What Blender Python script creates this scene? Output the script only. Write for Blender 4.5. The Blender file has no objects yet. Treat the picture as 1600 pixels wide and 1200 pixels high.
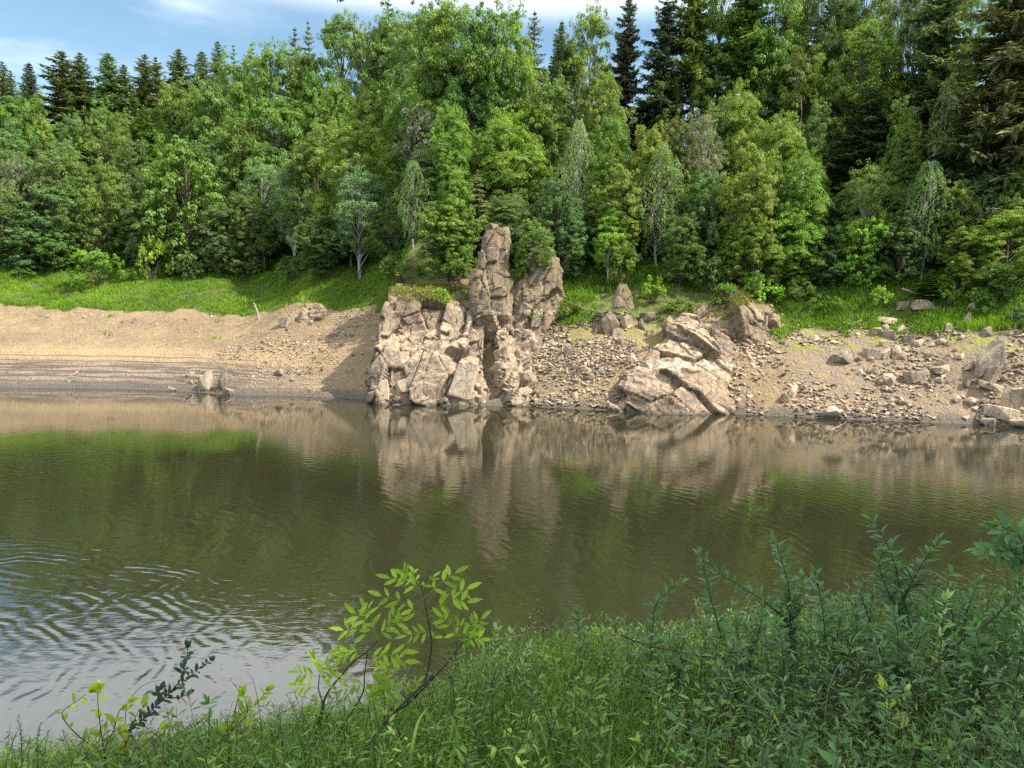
import bpy, math, random
import numpy as np
from mathutils import Matrix, Vector
R = math.radians
scene = bpy.context.scene
COL = scene.collection
rs = np.random.RandomState

# ------------------------------------------------------------------ camera
CAM_H = 6.8
F_PX = 1142.0
CM = Matrix.Translation((0, 0, CAM_H)) @ Matrix.Rotation(R(90 - 5.0), 4, 'X') @ Matrix.Rotation(R(0.86), 4, 'Z')
cam_data = bpy.data.cameras.new('camera')
cam_data.sensor_width = 36.0
cam_data.lens = 36.0 * F_PX / 1600.0
cam_data.clip_start = 0.05
cam_data.clip_end = 4000
cam = bpy.data.objects.new('camera', cam_data)
COL.objects.link(cam)
cam.matrix_world = CM
scene.camera = cam
CR = np.array(CM.to_3x3())

def ray(px, py):
    d = CR @ np.array([(px - 800.0) / F_PX, -(py - 600.0) / F_PX, -1.0])
    return d

def at(px, py, Y):
    """world point seen at photo pixel (px,py) at depth Y"""
    d = ray(px, py)
    t = Y / d[1]
    return np.array([d[0] * t, Y, CAM_H + d[2] * t])

def project(P):
    """world points -> photo pixels"""
    q = (np.atleast_2d(P) - np.array([0, 0, CAM_H])) @ CR
    return np.stack([800 + F_PX * q[:, 0] / -q[:, 2], 600 - F_PX * q[:, 1] / -q[:, 2]], 1)

# ------------------------------------------------------------------ noise
def _hash(ix, iy, iz, seed):
    n = (ix.astype(np.int64) * 374761393 + iy.astype(np.int64) * 668265263 + iz.astype(np.int64) * 2147483647 + seed * 144665) & 0xffffffff
    n = ((n ^ (n >> 13)) * 1274126177) & 0xffffffff
    n = (n ^ (n >> 16)) & 0xffffffff
    return n / 4294967295.0 * 2 - 1

def vnoise(P, seed=0):
    P = np.asarray(P, float)
    I = np.floor(P).astype(np.int64)
    f = P - I
    f = f * f * (3 - 2 * f)
    r = 0
    for dx in (0, 1):
        for dy in (0, 1):
            for dz in (0, 1):
                w = (f[:, 0] if dx else 1 - f[:, 0]) * (f[:, 1] if dy else 1 - f[:, 1]) * (f[:, 2] if dz else 1 - f[:, 2])
                r = r + w * _hash(I[:, 0] + dx, I[:, 1] + dy, I[:, 2] + dz, seed)
    return r

def fbm(P, octv=4, seed=0, gain=0.5):
    P = np.asarray(P, float)
    a, s, r = 1.0, 1.0, 0
    for k in range(octv):
        r = r + a * vnoise(P * s + 17.3 * k, seed + k)
        a *= gain
        s *= 2.03
    return r

# ------------------------------------------------------------------ mesh helpers
def make_mesh(name, V, faces, mat, smooth=False, var=None, normals=None):
    """faces: (N,3) or (N,4) int array, or a list of such arrays"""
    V = np.ascontiguousarray(V, dtype=np.float32)
    fl = faces if isinstance(faces, list) else [faces]
    fl = [np.asarray(f, dtype=np.int32) for f in fl if len(f)]
    me = bpy.data.meshes.new(name)
    me.vertices.add(len(V))
    me.vertices.foreach_set('co', V.ravel())
    loops = np.concatenate([f.ravel() for f in fl])
    tot = np.concatenate([np.full(len(f), f.shape[1], np.int32) for f in fl])
    start = np.concatenate([[0], np.cumsum(tot)[:-1]]).astype(np.int32)
    me.loops.add(len(loops))
    me.loops.foreach_set('vertex_index', loops)
    me.polygons.add(len(tot))
    me.polygons.foreach_set('loop_start', start)
    me.polygons.foreach_set('loop_total', tot)
    me.polygons.foreach_set('use_smooth', np.full(len(tot), bool(smooth)))
    if var is not None:
        a = me.attributes.new('var', 'FLOAT', 'FACE')
        a.data.foreach_set('value', np.asarray(var, np.float32))
    me.materials.append(mat)
    me.update(calc_edges=True)
    me.validate()
    return me

def link(name, me, parent=None, loc=None, color=None):
    o = bpy.data.objects.new(name, me)
    COL.objects.link(o)
    if parent is not None:
        o.parent = parent
    if loc is not None:
        o.location = loc
    if color is not None:
        o.color = (*color, 1)
    return o

def tag(o, label=None, cat=None, group=None, kind=None):
    if label: o['label'] = label
    if cat: o['category'] = cat
    if group: o['group'] = group
    if kind: o['kind'] = kind
    return o

def empty(name, loc):
    o = bpy.data.objects.new(name, None)
    COL.objects.link(o)
    o.location = loc
    o.empty_display_size = 0.2
    return o

def unit(v):
    v = np.asarray(v, float)
    return v / (np.linalg.norm(v, axis=-1, keepdims=True) + 1e-9)

class Acc:
    """collects vertex blocks and faces"""
    def __init__(s):
        s.V, s.T, s.Q, s.vt, s.vq, s.n = [], [], [], [], [], 0
    def add(s, V, tris=None, quads=None, var=0.5):
        V = np.asarray(V, float).reshape(-1, 3)
        if tris is not None and len(tris):
            t = np.asarray(tris, int).reshape(-1, 3) + s.n
            s.T.append(t); s.vt.append(np.broadcast_to(var, (len(t),)) if np.ndim(var) == 0 else np.asarray(var))
        if quads is not None and len(quads):
            q = np.asarray(quads, int).reshape(-1, 4) + s.n
            s.Q.append(q); s.vq.append(np.broadcast_to(var, (len(q),)) if np.ndim(var) == 0 else np.asarray(var))
        s.V.append(V); s.n += len(V)
    def mesh(s, name, mat, smooth=False):
        fs, vs = [], []
        if s.T: fs.append(np.concatenate(s.T)); vs.append(np.concatenate(s.vt))
        if s.Q: fs.append(np.concatenate(s.Q)); vs.append(np.concatenate(s.vq))
        return make_mesh(name, np.concatenate(s.V), fs, mat, smooth, np.concatenate(vs))
    def tube(s, pts, radii, sides=6, var=0.5):
        pts = np.asarray(pts, float)
        radii = np.broadcast_to(np.asarray(radii, float), (len(pts),))
        tg = unit(np.gradient(pts, axis=0))
        ref = np.array([0.31, 0.17, 0.93]) if abs(tg[0][2]) < 0.8 else np.array([0.9, 0.4, 0.1])
        a = unit(np.cross(tg, ref)); b = np.cross(tg, a)
        th = np.linspace(0, 2 * np.pi, sides, endpoint=False)
        V = pts[:, None] + radii[:, None, None] * (np.cos(th)[None, :, None] * a[:, None] + np.sin(th)[None, :, None] * b[:, None])
        n = len(pts)
        i = np.arange(n - 1)[:, None] * sides; j = np.arange(sides)[None]; k = (j + 1) % sides
        q = np.stack([i + j, i + k, i + sides + k, i + sides + j], -1).reshape(-1, 4)
        V = np.concatenate([V.reshape(-1, 3), pts[-1:]])
        t = np.stack([(n - 1) * sides + np.arange(sides), (n - 1) * sides + (np.arange(sides) + 1) % sides, np.full(sides, n * sides)], 1)
        s.add(V, t, q, var)
    def rhombs(s, c, nrm, along, length, width, var):
        """leaf-shaped faces: centre, normal, long direction"""
        c = np.asarray(c, float)
        t = unit(along - (along * nrm).sum(1, keepdims=True) * nrm)
        b = np.cross(nrm, t)
        L = np.reshape(length, (-1, 1)); W = np.reshape(width, (-1, 1))
        V = np.stack([c - t * L * .5, c + b * W * .5 - t * L * .05 + nrm * W * .12, c + t * L * .5, c - b * W * .5 - t * L * .05 + nrm * W * .12], 1).reshape(-1, 3)
        s.add(V, None, np.arange(len(V)).reshape(-1, 4), var)

def smooth_poly(pts, n=24):
    pts = np.asarray(pts, float)
    if len(pts) < 3:
        return np.stack([np.interp(np.linspace(0, 1, n), [0, 1], pts[:, k]) for k in range(3)], 1)
    P = np.concatenate([[2 * pts[0] - pts[1]], pts, [2 * pts[-1] - pts[-2]]])
    u = np.linspace(0, len(pts) - 1 - 1e-6, n)
    i = np.floor(u).astype(int); f = (u - i)[:, None]
    p0, p1, p2, p3 = P[i], P[i + 1], P[i + 2], P[i + 3]
    return .5 * (2 * p1 + (p2 - p0) * f + (2 * p0 - 5 * p1 + 4 * p2 - p3) * f ** 2 + (3 * p1 - p0 - 3 * p2 + p3) * f ** 3)

# ------------------------------------------------------------------ materials
def new_mat(name):
    m = bpy.data.materials.new(name)
    m.use_nodes = True
    nt = m.node_tree
    nt.nodes.clear()
    return m, nt

class NT:
    def __init__(s, nt): s.nt = nt
    def n(s, typ, **kw):
        nd = s.nt.nodes.new(typ)
        for k, v in kw.items():
            if k.startswith('i_'):
                nd.inputs[k[2:].replace('_', ' ')].default_value = v
            else:
                setattr(nd, k, v)
        return nd
    def l(s, a, b): s.nt.links.new(a, b)
    def val(s, x, sock):
        if hasattr(x, 'links') or isinstance(x, bpy.types.NodeSocket): s.l(x, sock)
        else: sock.default_value = x
    def math(s, op, a, b=0.0, clamp=False):
        nd = s.nt.nodes.new('ShaderNodeMath'); nd.operation = op; nd.use_clamp = clamp
        s.val(a, nd.inputs[0]); s.val(b, nd.inputs[1])
        return nd.outputs[0]
    def mix(s, f, a, b, blend='MIX'):
        nd = s.nt.nodes.new('ShaderNodeMix'); nd.data_type = 'RGBA'; nd.blend_type = blend
        s.val(f, nd.inputs[0])
        s.val(a if isinstance(a, bpy.types.NodeSocket) else (*a, 1), nd.inputs[6])
        s.val(b if isinstance(b, bpy.types.NodeSocket) else (*b, 1), nd.inputs[7])
        return nd.outputs[2]
    def noise(s, vec, scale, detail=4, rough=0.55, out=0, dist=0.0):
        nd = s.nt.nodes.new('ShaderNodeTexNoise')
        nd.inputs['Scale'].default_value = scale; nd.inputs['Detail'].default_value = detail
        nd.inputs['Roughness'].default_value = rough; nd.inputs['Distortion'].default_value = dist
        if vec is not None: s.l(vec, nd.inputs['Vector'])
        return nd.outputs[out]
    def ramp(s, f, a, b):
        nd = s.nt.nodes.new('ShaderNodeMapRange'); nd.interpolation_type = 'SMOOTHSTEP'
        s.val(f, nd.inputs[0]); nd.inputs[1].default_value = a; nd.inputs[2].default_value = b
        return nd.outputs[0]
    def scale(s, vec, v):
        nd = s.nt.nodes.new('ShaderNodeVectorMath'); nd.operation = 'MULTIPLY'
        s.l(vec, nd.inputs[0]); nd.inputs[1].default_value = v
        return nd.outputs[0]
    def bump(s, h, strength, dist, normal=None):
        nd = s.nt.nodes.new('ShaderNodeBump')
        nd.inputs['Strength'].default_value = strength; nd.inputs['Distance'].default_value = dist
        s.l(h, nd.inputs['Height'])
        if normal is not None: s.l(normal, nd.inputs['Normal'])
        return nd.outputs[0]
    def attr(s, name, out='Fac'):
        nd = s.nt.nodes.new('ShaderNodeAttribute'); nd.attribute_name = name
        return nd.outputs[out]
    def out(s, sh):
        o = s.nt.nodes.new('ShaderNodeOutputMaterial'); s.l(sh, o.inputs['Surface'])
    def principled(s, col, rough=0.9, spec=0.2, normal=None):
        p = s.nt.nodes.new('ShaderNodeBsdfPrincipled')
        s.val(col if isinstance(col, bpy.types.NodeSocket) else (*col, 1), p.inputs['Base Color'])
        s.val(rough, p.inputs['Roughness']); p.inputs['Specular IOR Level'].default_value = spec
        if normal is not None: s.l(normal, p.inputs['Normal'])
        return p

def foliage_mat(name, transl=0.35, gloss=0.25, rough=0.5):
    m, nt = new_mat(name); T = NT(nt)
    oi = T.n('ShaderNodeObjectInfo')
    var = T.attr('var')
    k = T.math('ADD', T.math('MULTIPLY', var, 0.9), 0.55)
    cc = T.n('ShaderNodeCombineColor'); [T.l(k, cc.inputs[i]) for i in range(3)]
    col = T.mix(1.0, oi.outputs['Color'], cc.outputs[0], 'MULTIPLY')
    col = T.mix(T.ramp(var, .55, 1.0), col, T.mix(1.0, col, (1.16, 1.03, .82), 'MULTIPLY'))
    p = T.principled(col, rough, gloss)
    tr = T.n('ShaderNodeBsdfTranslucent')
    T.l(T.mix(1.0, col, (1.35, 1.45, .55), 'MULTIPLY'), tr.inputs['Color'])
    mx = T.n('ShaderNodeMixShader'); mx.inputs[0].default_value = transl
    T.l(p.outputs[0], mx.inputs[1]); T.l(tr.outputs[0], mx.inputs[2])
    T.out(mx.outputs[0])
    return m

M_LEAF = foliage_mat('leaf foliage', .34, .28, .45)
M_NEEDLE = foliage_mat('needle foliage', .15, .15, .6)
M_GRASS = foliage_mat('grass blades', .38, .15, .5)
M_FORE = foliage_mat('near leaf', .36, .2, .45)

def bark_mat(name, c1, c2, sc=6):
    m, nt = new_mat(name); T = NT(nt)
    tc = T.n('ShaderNodeTexCoord').outputs['Object']
    n = T.noise(T.scale(tc, (1, 1, .25)), sc, 5)
    p = T.principled(T.mix(T.ramp(n, .35, .65), c1, c2), .9, .1, T.bump(n, .6, .05))
    T.out(p.outputs[0])
    return m
M_BARK = bark_mat('grey brown bark', (.06, .047, .036), (.16, .13, .10))
M_PALE = bark_mat('pale birch bark', (.52, .50, .45), (.16, .14, .12), 3)
M_PINE = bark_mat('orange pine bark', (.28, .13, .07), (.14, .08, .05))
M_DEAD = bark_mat('bleached dead wood', (.36, .31, .25), (.22, .18, .14))
M_TWIG = bark_mat('dark twig bark', (.05, .04, .032), (.10, .08, .06), 30)

# rock
def rock_mat(name, moss=True, pale_band=False, hue=(1, 1, 1), loose=False):
    m, nt = new_mat(name); T = NT(nt)
    geo = T.n('ShaderNodeNewGeometry')
    P = geo.outputs['Position']
    sep = T.n('ShaderNodeSeparateXYZ'); T.l(P, sep.inputs[0])
    sepn = T.n('ShaderNodeSeparateXYZ'); T.l(geo.outputs['Normal'], sepn.inputs[0])
    h = lambda c: tuple(a * b for a, b in zip(c, hue))
    n1 = T.noise(P, .55, 5, .6)
    n2 = T.noise(P, 2.6, 6, .65)
    n3 = T.noise(P, 11, 5, .7)
    vc = T.n('ShaderNodeTexVoronoi'); vc.inputs['Scale'].default_value = .75; T.l(T.scale(P, (1, 1, .7)), vc.inputs['Vector'])
    vs_ = T.n('ShaderNodeSeparateColor'); T.l(vc.outputs['Color'], vs_.inputs[0])
    col = T.mix(T.ramp(T.math('ADD', T.math('MULTIPLY', vs_.outputs[0], .16), T.math('SUBTRACT', n1, .08)), .38, .62), h((.285, .212, .148)), h((.165, .128, .10)))
    col = T.mix(T.ramp(n2, .50, .72), col, h((.39, .285, .175)))
    col = T.mix(T.ramp(n2, .46, .28), col, h((.115, .092, .075)))
    col = T.mix(T.math('MULTIPLY', T.ramp(n3, .52, .75), .55), col, h((.42, .33, .235)))
    col = T.mix(T.math('MULTIPLY', T.ramp(n3, .46, .3), .5), col, h((.16, .125, .10)))
    # sediment settled on flat tops
    up = T.math('MULTIPLY', T.ramp(sepn.outputs[2], .45, .85), T.ramp(n2, .35, .6))
    col = T.mix(T.math('MULTIPLY', up, .7), col, (.47, .36, .235))
    if pale_band:
        zz = T.math('ADD', sep.outputs[2], T.math('MULTIPLY', n1, 1.2))
        b = T.math('MULTIPLY', T.ramp(zz, 3.7, 4.0), T.ramp(zz, 4.5, 4.15))
        col = T.mix(T.math('MULTIPLY', T.math('MULTIPLY', b, .7), T.ramp(n2, .40, .62)), col, (.52, .46, .39))
    if moss:
        zn = T.math('ADD', sep.outputs[2], T.math('MULTIPLY', n1, 5.0))
        ms = T.math('MULTIPLY', T.math('MULTIPLY', T.ramp(zn, 9.6, 11.4), T.ramp(sepn.outputs[2], .15, .6)), T.ramp(n2, .38, .55))
        col = T.mix(ms, col, T.mix(T.ramp(n3, .4, .6), (.16, .145, .03), (.10, .075, .03)))
    if loose:
        oi = T.n('ShaderNodeObjectInfo')
        tone = T.math('ADD', T.math('MULTIPLY', T.math('FRACT', T.math('ADD', oi.outputs['Random'], T.attr('var'))), .75), .60)
        cc = T.n('ShaderNodeCombineColor'); [T.l(tone, cc.inputs[q]) for q in range(3)]
        col = T.mix(1.0, col, cc.outputs[0], 'MULTIPLY')
    wet = T.math('MULTIPLY', T.ramp(T.math('ADD', sep.outputs[2], T.math('MULTIPLY', n2, .5)), .62, .3), .75)
    col = T.mix(wet, col, (.075, .065, .055))
    hgt = T.math('ADD', T.math('MULTIPLY', n2, 1.0), T.math('MULTIPLY', n3, .45))
    vo = T.n('ShaderNodeTexVoronoi', feature='DISTANCE_TO_EDGE'); vo.inputs['Scale'].default_value = 1.25
    wv = T.n('ShaderNodeVectorMath', operation='ADD'); mp = T.n('ShaderNodeMapping'); mp.inputs['Rotation'].default_value = (.25, -.55, .3); mp.inputs['Scale'].default_value = (1.5, 1.0, .5); T.l(P, mp.inputs['Vector']); T.l(mp.outputs[0], wv.inputs[0])
    T.l(T.scale(T.noise(P, .9, 3, .5, 1), (.9, .9, .9)), wv.inputs[1]); T.l(wv.outputs[0], vo.inputs['Vector'])
    vo2 = T.n('ShaderNodeTexVoronoi', feature='DISTANCE_TO_EDGE'); vo2.inputs['Scale'].default_value = .5; T.l(wv.outputs[0], vo2.inputs['Vector'])
    crk = T.math('MINIMUM', T.math('MAXIMUM', T.ramp(vo.outputs['Distance'], 0.0, .022), T.ramp(T.noise(P, .8, 2), .50, .56)), T.ramp(vo2.outputs['Distance'], 0.0, .016))
    p = T.principled(col, .88, .18, T.bump(crk, .9, .08, T.bump(hgt, .7, .08)))
    T.out(p.outputs[0])
    return m
M_ROCK = rock_mat('jointed cliff rock')
M_SLAB = rock_mat('ribbed slab rock', True, True, (1.03, 1.0, .96))
M_STONE = rock_mat('loose stone', False, False, (1.38, 1.44, 1.48), True)

# ------------------------------------------------------------------ terrain
SHORE_PX = [(-700, 600), (-350, 601), (0, 606), (100, 607), (200, 608), (300, 613), (360, 618), (450, 619), (540, 622), (590, 626), (700, 633),
            (830, 635), (950, 641), (1140, 646), (1280, 653), (1430, 659), (1540, 664), (1600, 669), (1900, 690)]
_sh = []
for _px, _py in SHORE_PX:
    d = ray(_px, _py); t = -CAM_H / d[2]
    _sh.append((d[0] * t, d[1] * t))
_sh = sorted(_sh)
SHX = np.array([a for a, b in _sh]); SHY = np.array([b for a, b in _sh])

def shore(X):
    return np.interp(X, SHX, SHY)

S_K = np.array([0, 1.5, 3, 5, 7, 9, 12, 16, 22, 28, 38, 60, 90, 700])
PROF = [(-60, [0, .35, .8, 1.5, 2.2, 2.9, 3.8, 5.0, 7.0, 9.0, 12.6, 27, 36, 30]),
        (-32, [0, .38, .85, 1.55, 2.3, 3.0, 4.0, 5.2, 7.2, 9.4, 13.2, 28, 36, 30]),
        (-19, [0, .6, 1.25, 2.2, 3.1, 4.0, 5.2, 6.9, 9.3, 12.3, 19, 32, 35, 28]),
        (-13.2, [0, .7, 1.5, 2.6, 3.7, 4.7, 6.2, 8.3, 11.8, 15.8, 22.5, 33, 34, 26]),
        (-10.6, [0, .7, 1.6, 3.0, 5.8, 8.2, 10.3, 12.9, 16.9, 21, 27.5, 33, 34, 26]),
        (-2.2, [0, .8, 1.8, 3.4, 6.2, 8.5, 10.6, 13.3, 17.3, 21.5, 28, 33, 33, 26]),
        (-0.4, [0, 1.0, 2.1, 3.6, 5.2, 6.6, 8.8, 11.6, 15.6, 19.6, 26.5, 33, 33, 26]),
        (6, [0, 1.1, 2.2, 3.8, 5.2, 6.4, 8.4, 11.0, 15.0, 19.2, 26, 33, 33, 26]),
        (17, [0, 1.1, 2.3, 4.0, 5.5, 6.7, 8.4, 11.0, 15.0, 19.2, 26, 33, 33, 26]),
        (24, [0, 1.0, 2.1, 3.6, 4.9, 5.9, 7.4, 9.8, 13.6, 17.8, 25, 33, 33, 26]),
        (45, [0, 1.0, 2.1, 3.6, 5.0, 6.0, 7.5, 9.8, 13.6, 17.8, 25, 33, 33, 26])]
PX_ = np.array([p[0] for p in PROF], float)
PZ_ = np.array([p[1] for p in PROF], float)

def near_z(X, Y):
    brink = 4.7 + .22 * np.clip(X, -3, 5) + .15 * np.sin(X * 1.7)
    top = 4.62 + .13 * np.clip(X, -6, 0) + .05 * np.clip(X, 0, 8) - .10 * (np.minimum(Y, brink) - 3)
    top = np.where(Y < 2, top + .08 * (2 - Y) * 0, top)
    return top - np.maximum(0, Y - brink) * .85 - .0

def far_z(X, Y):
    s = Y - shore(X)
    # profile interpolated across X
    xi = np.clip(X, PX_[0], PX_[-1])
    k = np.clip(np.searchsorted(PX_, xi) - 1, 0, len(PX_) - 2)
    f = (xi - PX_[k]) / (PX_[k + 1] - PX_[k]); f = f * f * (3 - 2 * f)
    sk = np.clip(s, 0, 699.9)
    j = np.clip(np.searchsorted(S_K, sk, side='right') - 1, 0, len(S_K) - 2)
    g = (sk - S_K[j]) / (S_K[j + 1] - S_K[j])
    za = PZ_[k, j] * (1 - g) + PZ_[k, j + 1] * g
    zb = PZ_[k + 1, j] * (1 - g) + PZ_[k + 1, j + 1] * g
    z = za * (1 - f) + zb * f
    return np.where(s < 0, np.maximum(-3.0, s * .45), z), s

def terrain(X, Y):
    X = np.asarray(X, float); Y = np.asarray(Y, float)
    shp = X.shape
    X = X.ravel(); Y = Y.ravel()
    z, s = far_z(X, Y)
    P = np.stack([X, Y, np.zeros_like(X)], 1)
    n = fbm(P * .09, 4, 3); n2 = fbm(P * .6, 4, 9)
    ramp = np.clip(s / 3, 0, 1)
    z = z + ramp * (n * np.clip(s / 25, .12, 1.1) + n2 * np.clip(.10 + s * .004, 0, .22))
    # drawdown terraces in the mud on the left
    left = np.clip((-13 - X) / 8, 0, 1) * np.clip((3.6 - z) / 1.0, 0, 1) * (s > 0)
    st = .42
    zz = z + .10 * vnoise(np.stack([X * .06, Y * .02, X * 0], 1), 5)
    q = np.floor(zz / st); fr = zz / st - q
    zt = (q + np.clip((fr - .72) / .28, 0, 1) ** .8 + .12 * fr) * st - .03
    z = z * (1 - left * .75) + zt * left * .75
    # silt step a little higher
    nz = near_z(X, Y) + .05 * n2
    z = np.maximum(z, np.where(Y < 20, nz, -3))
    return z.reshape(shp)

def ground_at(x, y):
    return float(terrain(np.array([x]), np.array([y]))[0])

def hit(px, py):
    """where the photo ray meets the far-bank ground"""
    d = ray(px, py)
    Y = np.arange(46, 175, .15)
    t = Y / d[1]
    X = d[0] * t; Z = CAM_H + d[2] * t
    zt, s = far_z(X, Y)
    zt = terrain(X, Y)
    ok = np.where((zt >= Z) & (s > -.5))[0]
    i = ok[0] if len(ok) else len(Y) - 1
    return np.array([X[i], Y[i], zt[i]])

# grass mask on far bank (photo pixel space of the real bank, stored per ground point)
def grass_mask(X, Y, Z):
    s = Y - shore(X)
    P = np.stack([X, Y, X * 0], 1)
    n = fbm(P * .35, 3, 21)
    lo_s = np.interp(X, [-60, -40, -25, -19, -13.4, -11, 0.5, 2, 6, 8, 19, 22, 24, 30, 36, 45],
                     [22, 22, 20.5, 15.5, 14.0, 10, 12.5, 9.0, 9.2, 9.6, 10.0, 9.3, 9.4, 9.7, 9.7, 9.7]) + n * .9
    hi_s = lo_s + np.interp(X, [-45, -25, -14, 2, 10, 20, 30, 45], [20, 20, 14, 9, 9, 10, 11, 12])
    g = np.clip((s - lo_s) / .5, 0, 1)
    forest = np.clip((s - hi_s) / 3.0, 0, 1)
    return g, forest, s
# ------------------------------------------------------------------ ground sheet
def lines(segs):
    out = []
    for a, b, st in segs:
        out.append(np.arange(a, b, st))
    return np.concatenate(out)
gx = lines([(-900, -160, 40), (-160, -62, 4), (-62, -7, .33), (-7, 7, .2), (7, 50, .33), (50, 160, 4), (160, 901, 40)])
gy = lines([(-160, -12, 12), (-12, 0, 1), (0, 12, .22), (12, 46, 2.5), (46, 86, .2), (86, 112, .45), (112, 180, 2.2), (180, 700, 26), (700, 2400, 170)])
GX, GY = np.meshgrid(gx, gy)
GZ = terrain(GX, GY)
nx, ny = len(gx), len(gy)
i = (np.arange(ny - 1)[:, None] * nx + np.arange(nx - 1)[None]).ravel()
quads = np.stack([i, i + 1, i + nx + 1, i + nx], 1)

def ground_mat():
    m, nt = new_mat('bank ground'); T = NT(nt)
    geo = T.n('ShaderNodeNewGeometry'); P = geo.outputs['Position']
    sep = T.n('ShaderNodeSeparateXYZ'); T.l(P, sep.inputs[0])
    X, Z = sep.outputs[0], sep.outputs[2]
    n1 = T.noise(P, .22, 4); n2 = T.noise(P, 1.1, 5, .6); n3 = T.noise(P, 6, 6, .7)
    st = T.noise(T.scale(P, (.10, .25, 3.2)), 1.6, 5, .62)
    mud = T.mix(T.ramp(n1, .4, .62), (.300, .216, .122), (.240, .173, .103))
    mud = T.mix(T.math('MULTIPLY', T.ramp(n2, .5, .72), .7), mud, (.40, .29, .175))
    mud = T.mix(T.math('MULTIPLY', T.ramp(n3, .54, .36), .7), mud, (.17, .12, .085))
    # orange-yellow silt low on the left, grey banded mud near the water
    leftm = T.ramp(X, -14, -24)
    zz = T.math('ADD', Z, T.math('MULTIPLY', T.math('SUBTRACT', st, .5), 1.1))
    silt = T.math('MULTIPLY', leftm, T.math('MULTIPLY', T.ramp(zz, 1.9, 2.4), T.ramp(zz, 3.9, 2.8)))
    mud = T.mix(T.math('MULTIPLY', silt, .75), mud, (.38, .27, .152))
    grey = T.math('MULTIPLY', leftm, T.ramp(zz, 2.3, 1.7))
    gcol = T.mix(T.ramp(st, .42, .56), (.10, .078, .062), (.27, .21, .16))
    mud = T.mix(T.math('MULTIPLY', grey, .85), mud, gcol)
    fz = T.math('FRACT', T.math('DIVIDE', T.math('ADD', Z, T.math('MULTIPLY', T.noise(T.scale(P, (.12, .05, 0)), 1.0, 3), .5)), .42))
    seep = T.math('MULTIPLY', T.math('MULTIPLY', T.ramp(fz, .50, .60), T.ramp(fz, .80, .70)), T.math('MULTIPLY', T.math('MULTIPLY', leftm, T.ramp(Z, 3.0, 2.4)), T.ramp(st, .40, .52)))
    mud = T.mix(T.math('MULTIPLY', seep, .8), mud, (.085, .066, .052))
    # greyer rubble on the right
    mud = T.mix(T.math('MULTIPLY', T.ramp(X, 19, 25), T.ramp(n2, .62, .42)), mud, (.25, .19, .14))
    wet = T.ramp(T.math('ADD', Z, T.math('MULTIPLY', T.math('SUBTRACT', n2, .5), .6)), .85, .18)
    mud = T.mix(T.math('MULTIPLY', wet, .85), mud, (.105, .088, .07))
    # thin moss / seedlings below the grass on the middle and right
    ms = T.math('MULTIPLY', T.ramp(X, -1.5, 1.0), T.math('MULTIPLY', T.ramp(T.math('ADD', Z, T.math('MULTIPLY', n1, 3.4)), 6.0, 7.2), T.ramp(n2, .42, .6)))
    mud = T.mix(T.math('MULTIPLY', ms, .75), mud, (.24, .26, .05))
    g = T.attr('grass'); f = T.attr('forest')
    soil = T.mix(T.ramp(n2, .4, .6), (.12, .17, .03), (.09, .085, .04))
    col = T.mix(T.ramp(T.math('ADD', g, T.math('MULTIPLY', T.math('SUBTRACT', n2, .5), .8)), .3, .7), mud, soil)
    litter = T.mix(T.ramp(n2, .42, .6), (.045, .05, .02), (.075, .055, .035))
    col = T.mix(f, col, litter)
    nb = T.attr('near')
    col = T.mix(nb, col, T.mix(T.ramp(n3, .4, .6), (.05, .06, .025), (.10, .09, .05)))
    vo = T.n('ShaderNodeTexVoronoi'); vo.inputs['Scale'].default_value = 4.2; T.l(P, vo.inputs['Vector'])
    h = T.math('ADD', T.math('MULTIPLY', n3, .7), T.math('MULTIPLY', T.ramp(vo.outputs['Distance'], .45, .1), .35))
    h = T.math('ADD', h, T.math('MULTIPLY', st, .5)); h = T.math('ADD', h, T.math('MULTIPLY', T.noise(P, 2.2, 4, .6), 1.6))
    p = T.principled(col, T.math('SUBTRACT', .95, T.math('MULTIPLY', wet, .45)), .22, T.bump(h, .95, .22))
    T.out(p.outputs[0])
    return m
V = np.stack([GX.ravel(), GY.ravel(), GZ.ravel()], 1)
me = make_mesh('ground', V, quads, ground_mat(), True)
gm, fm, ss = grass_mask(V[:, 0], V[:, 1], V[:, 2])
nearm = (V[:, 1] < 20) & (V[:, 2] > -1)
for nm, vals in (('grass', np.where(nearm, 0, gm)), ('forest', np.where(nearm, 0, fm)), ('near', nearm.astype(float))):
    a = me.attributes.new(nm, 'FLOAT', 'POINT'); a.data.foreach_set('value', vals.astype(np.float32))
tag(link('ground', me), kind='structure')

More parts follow.
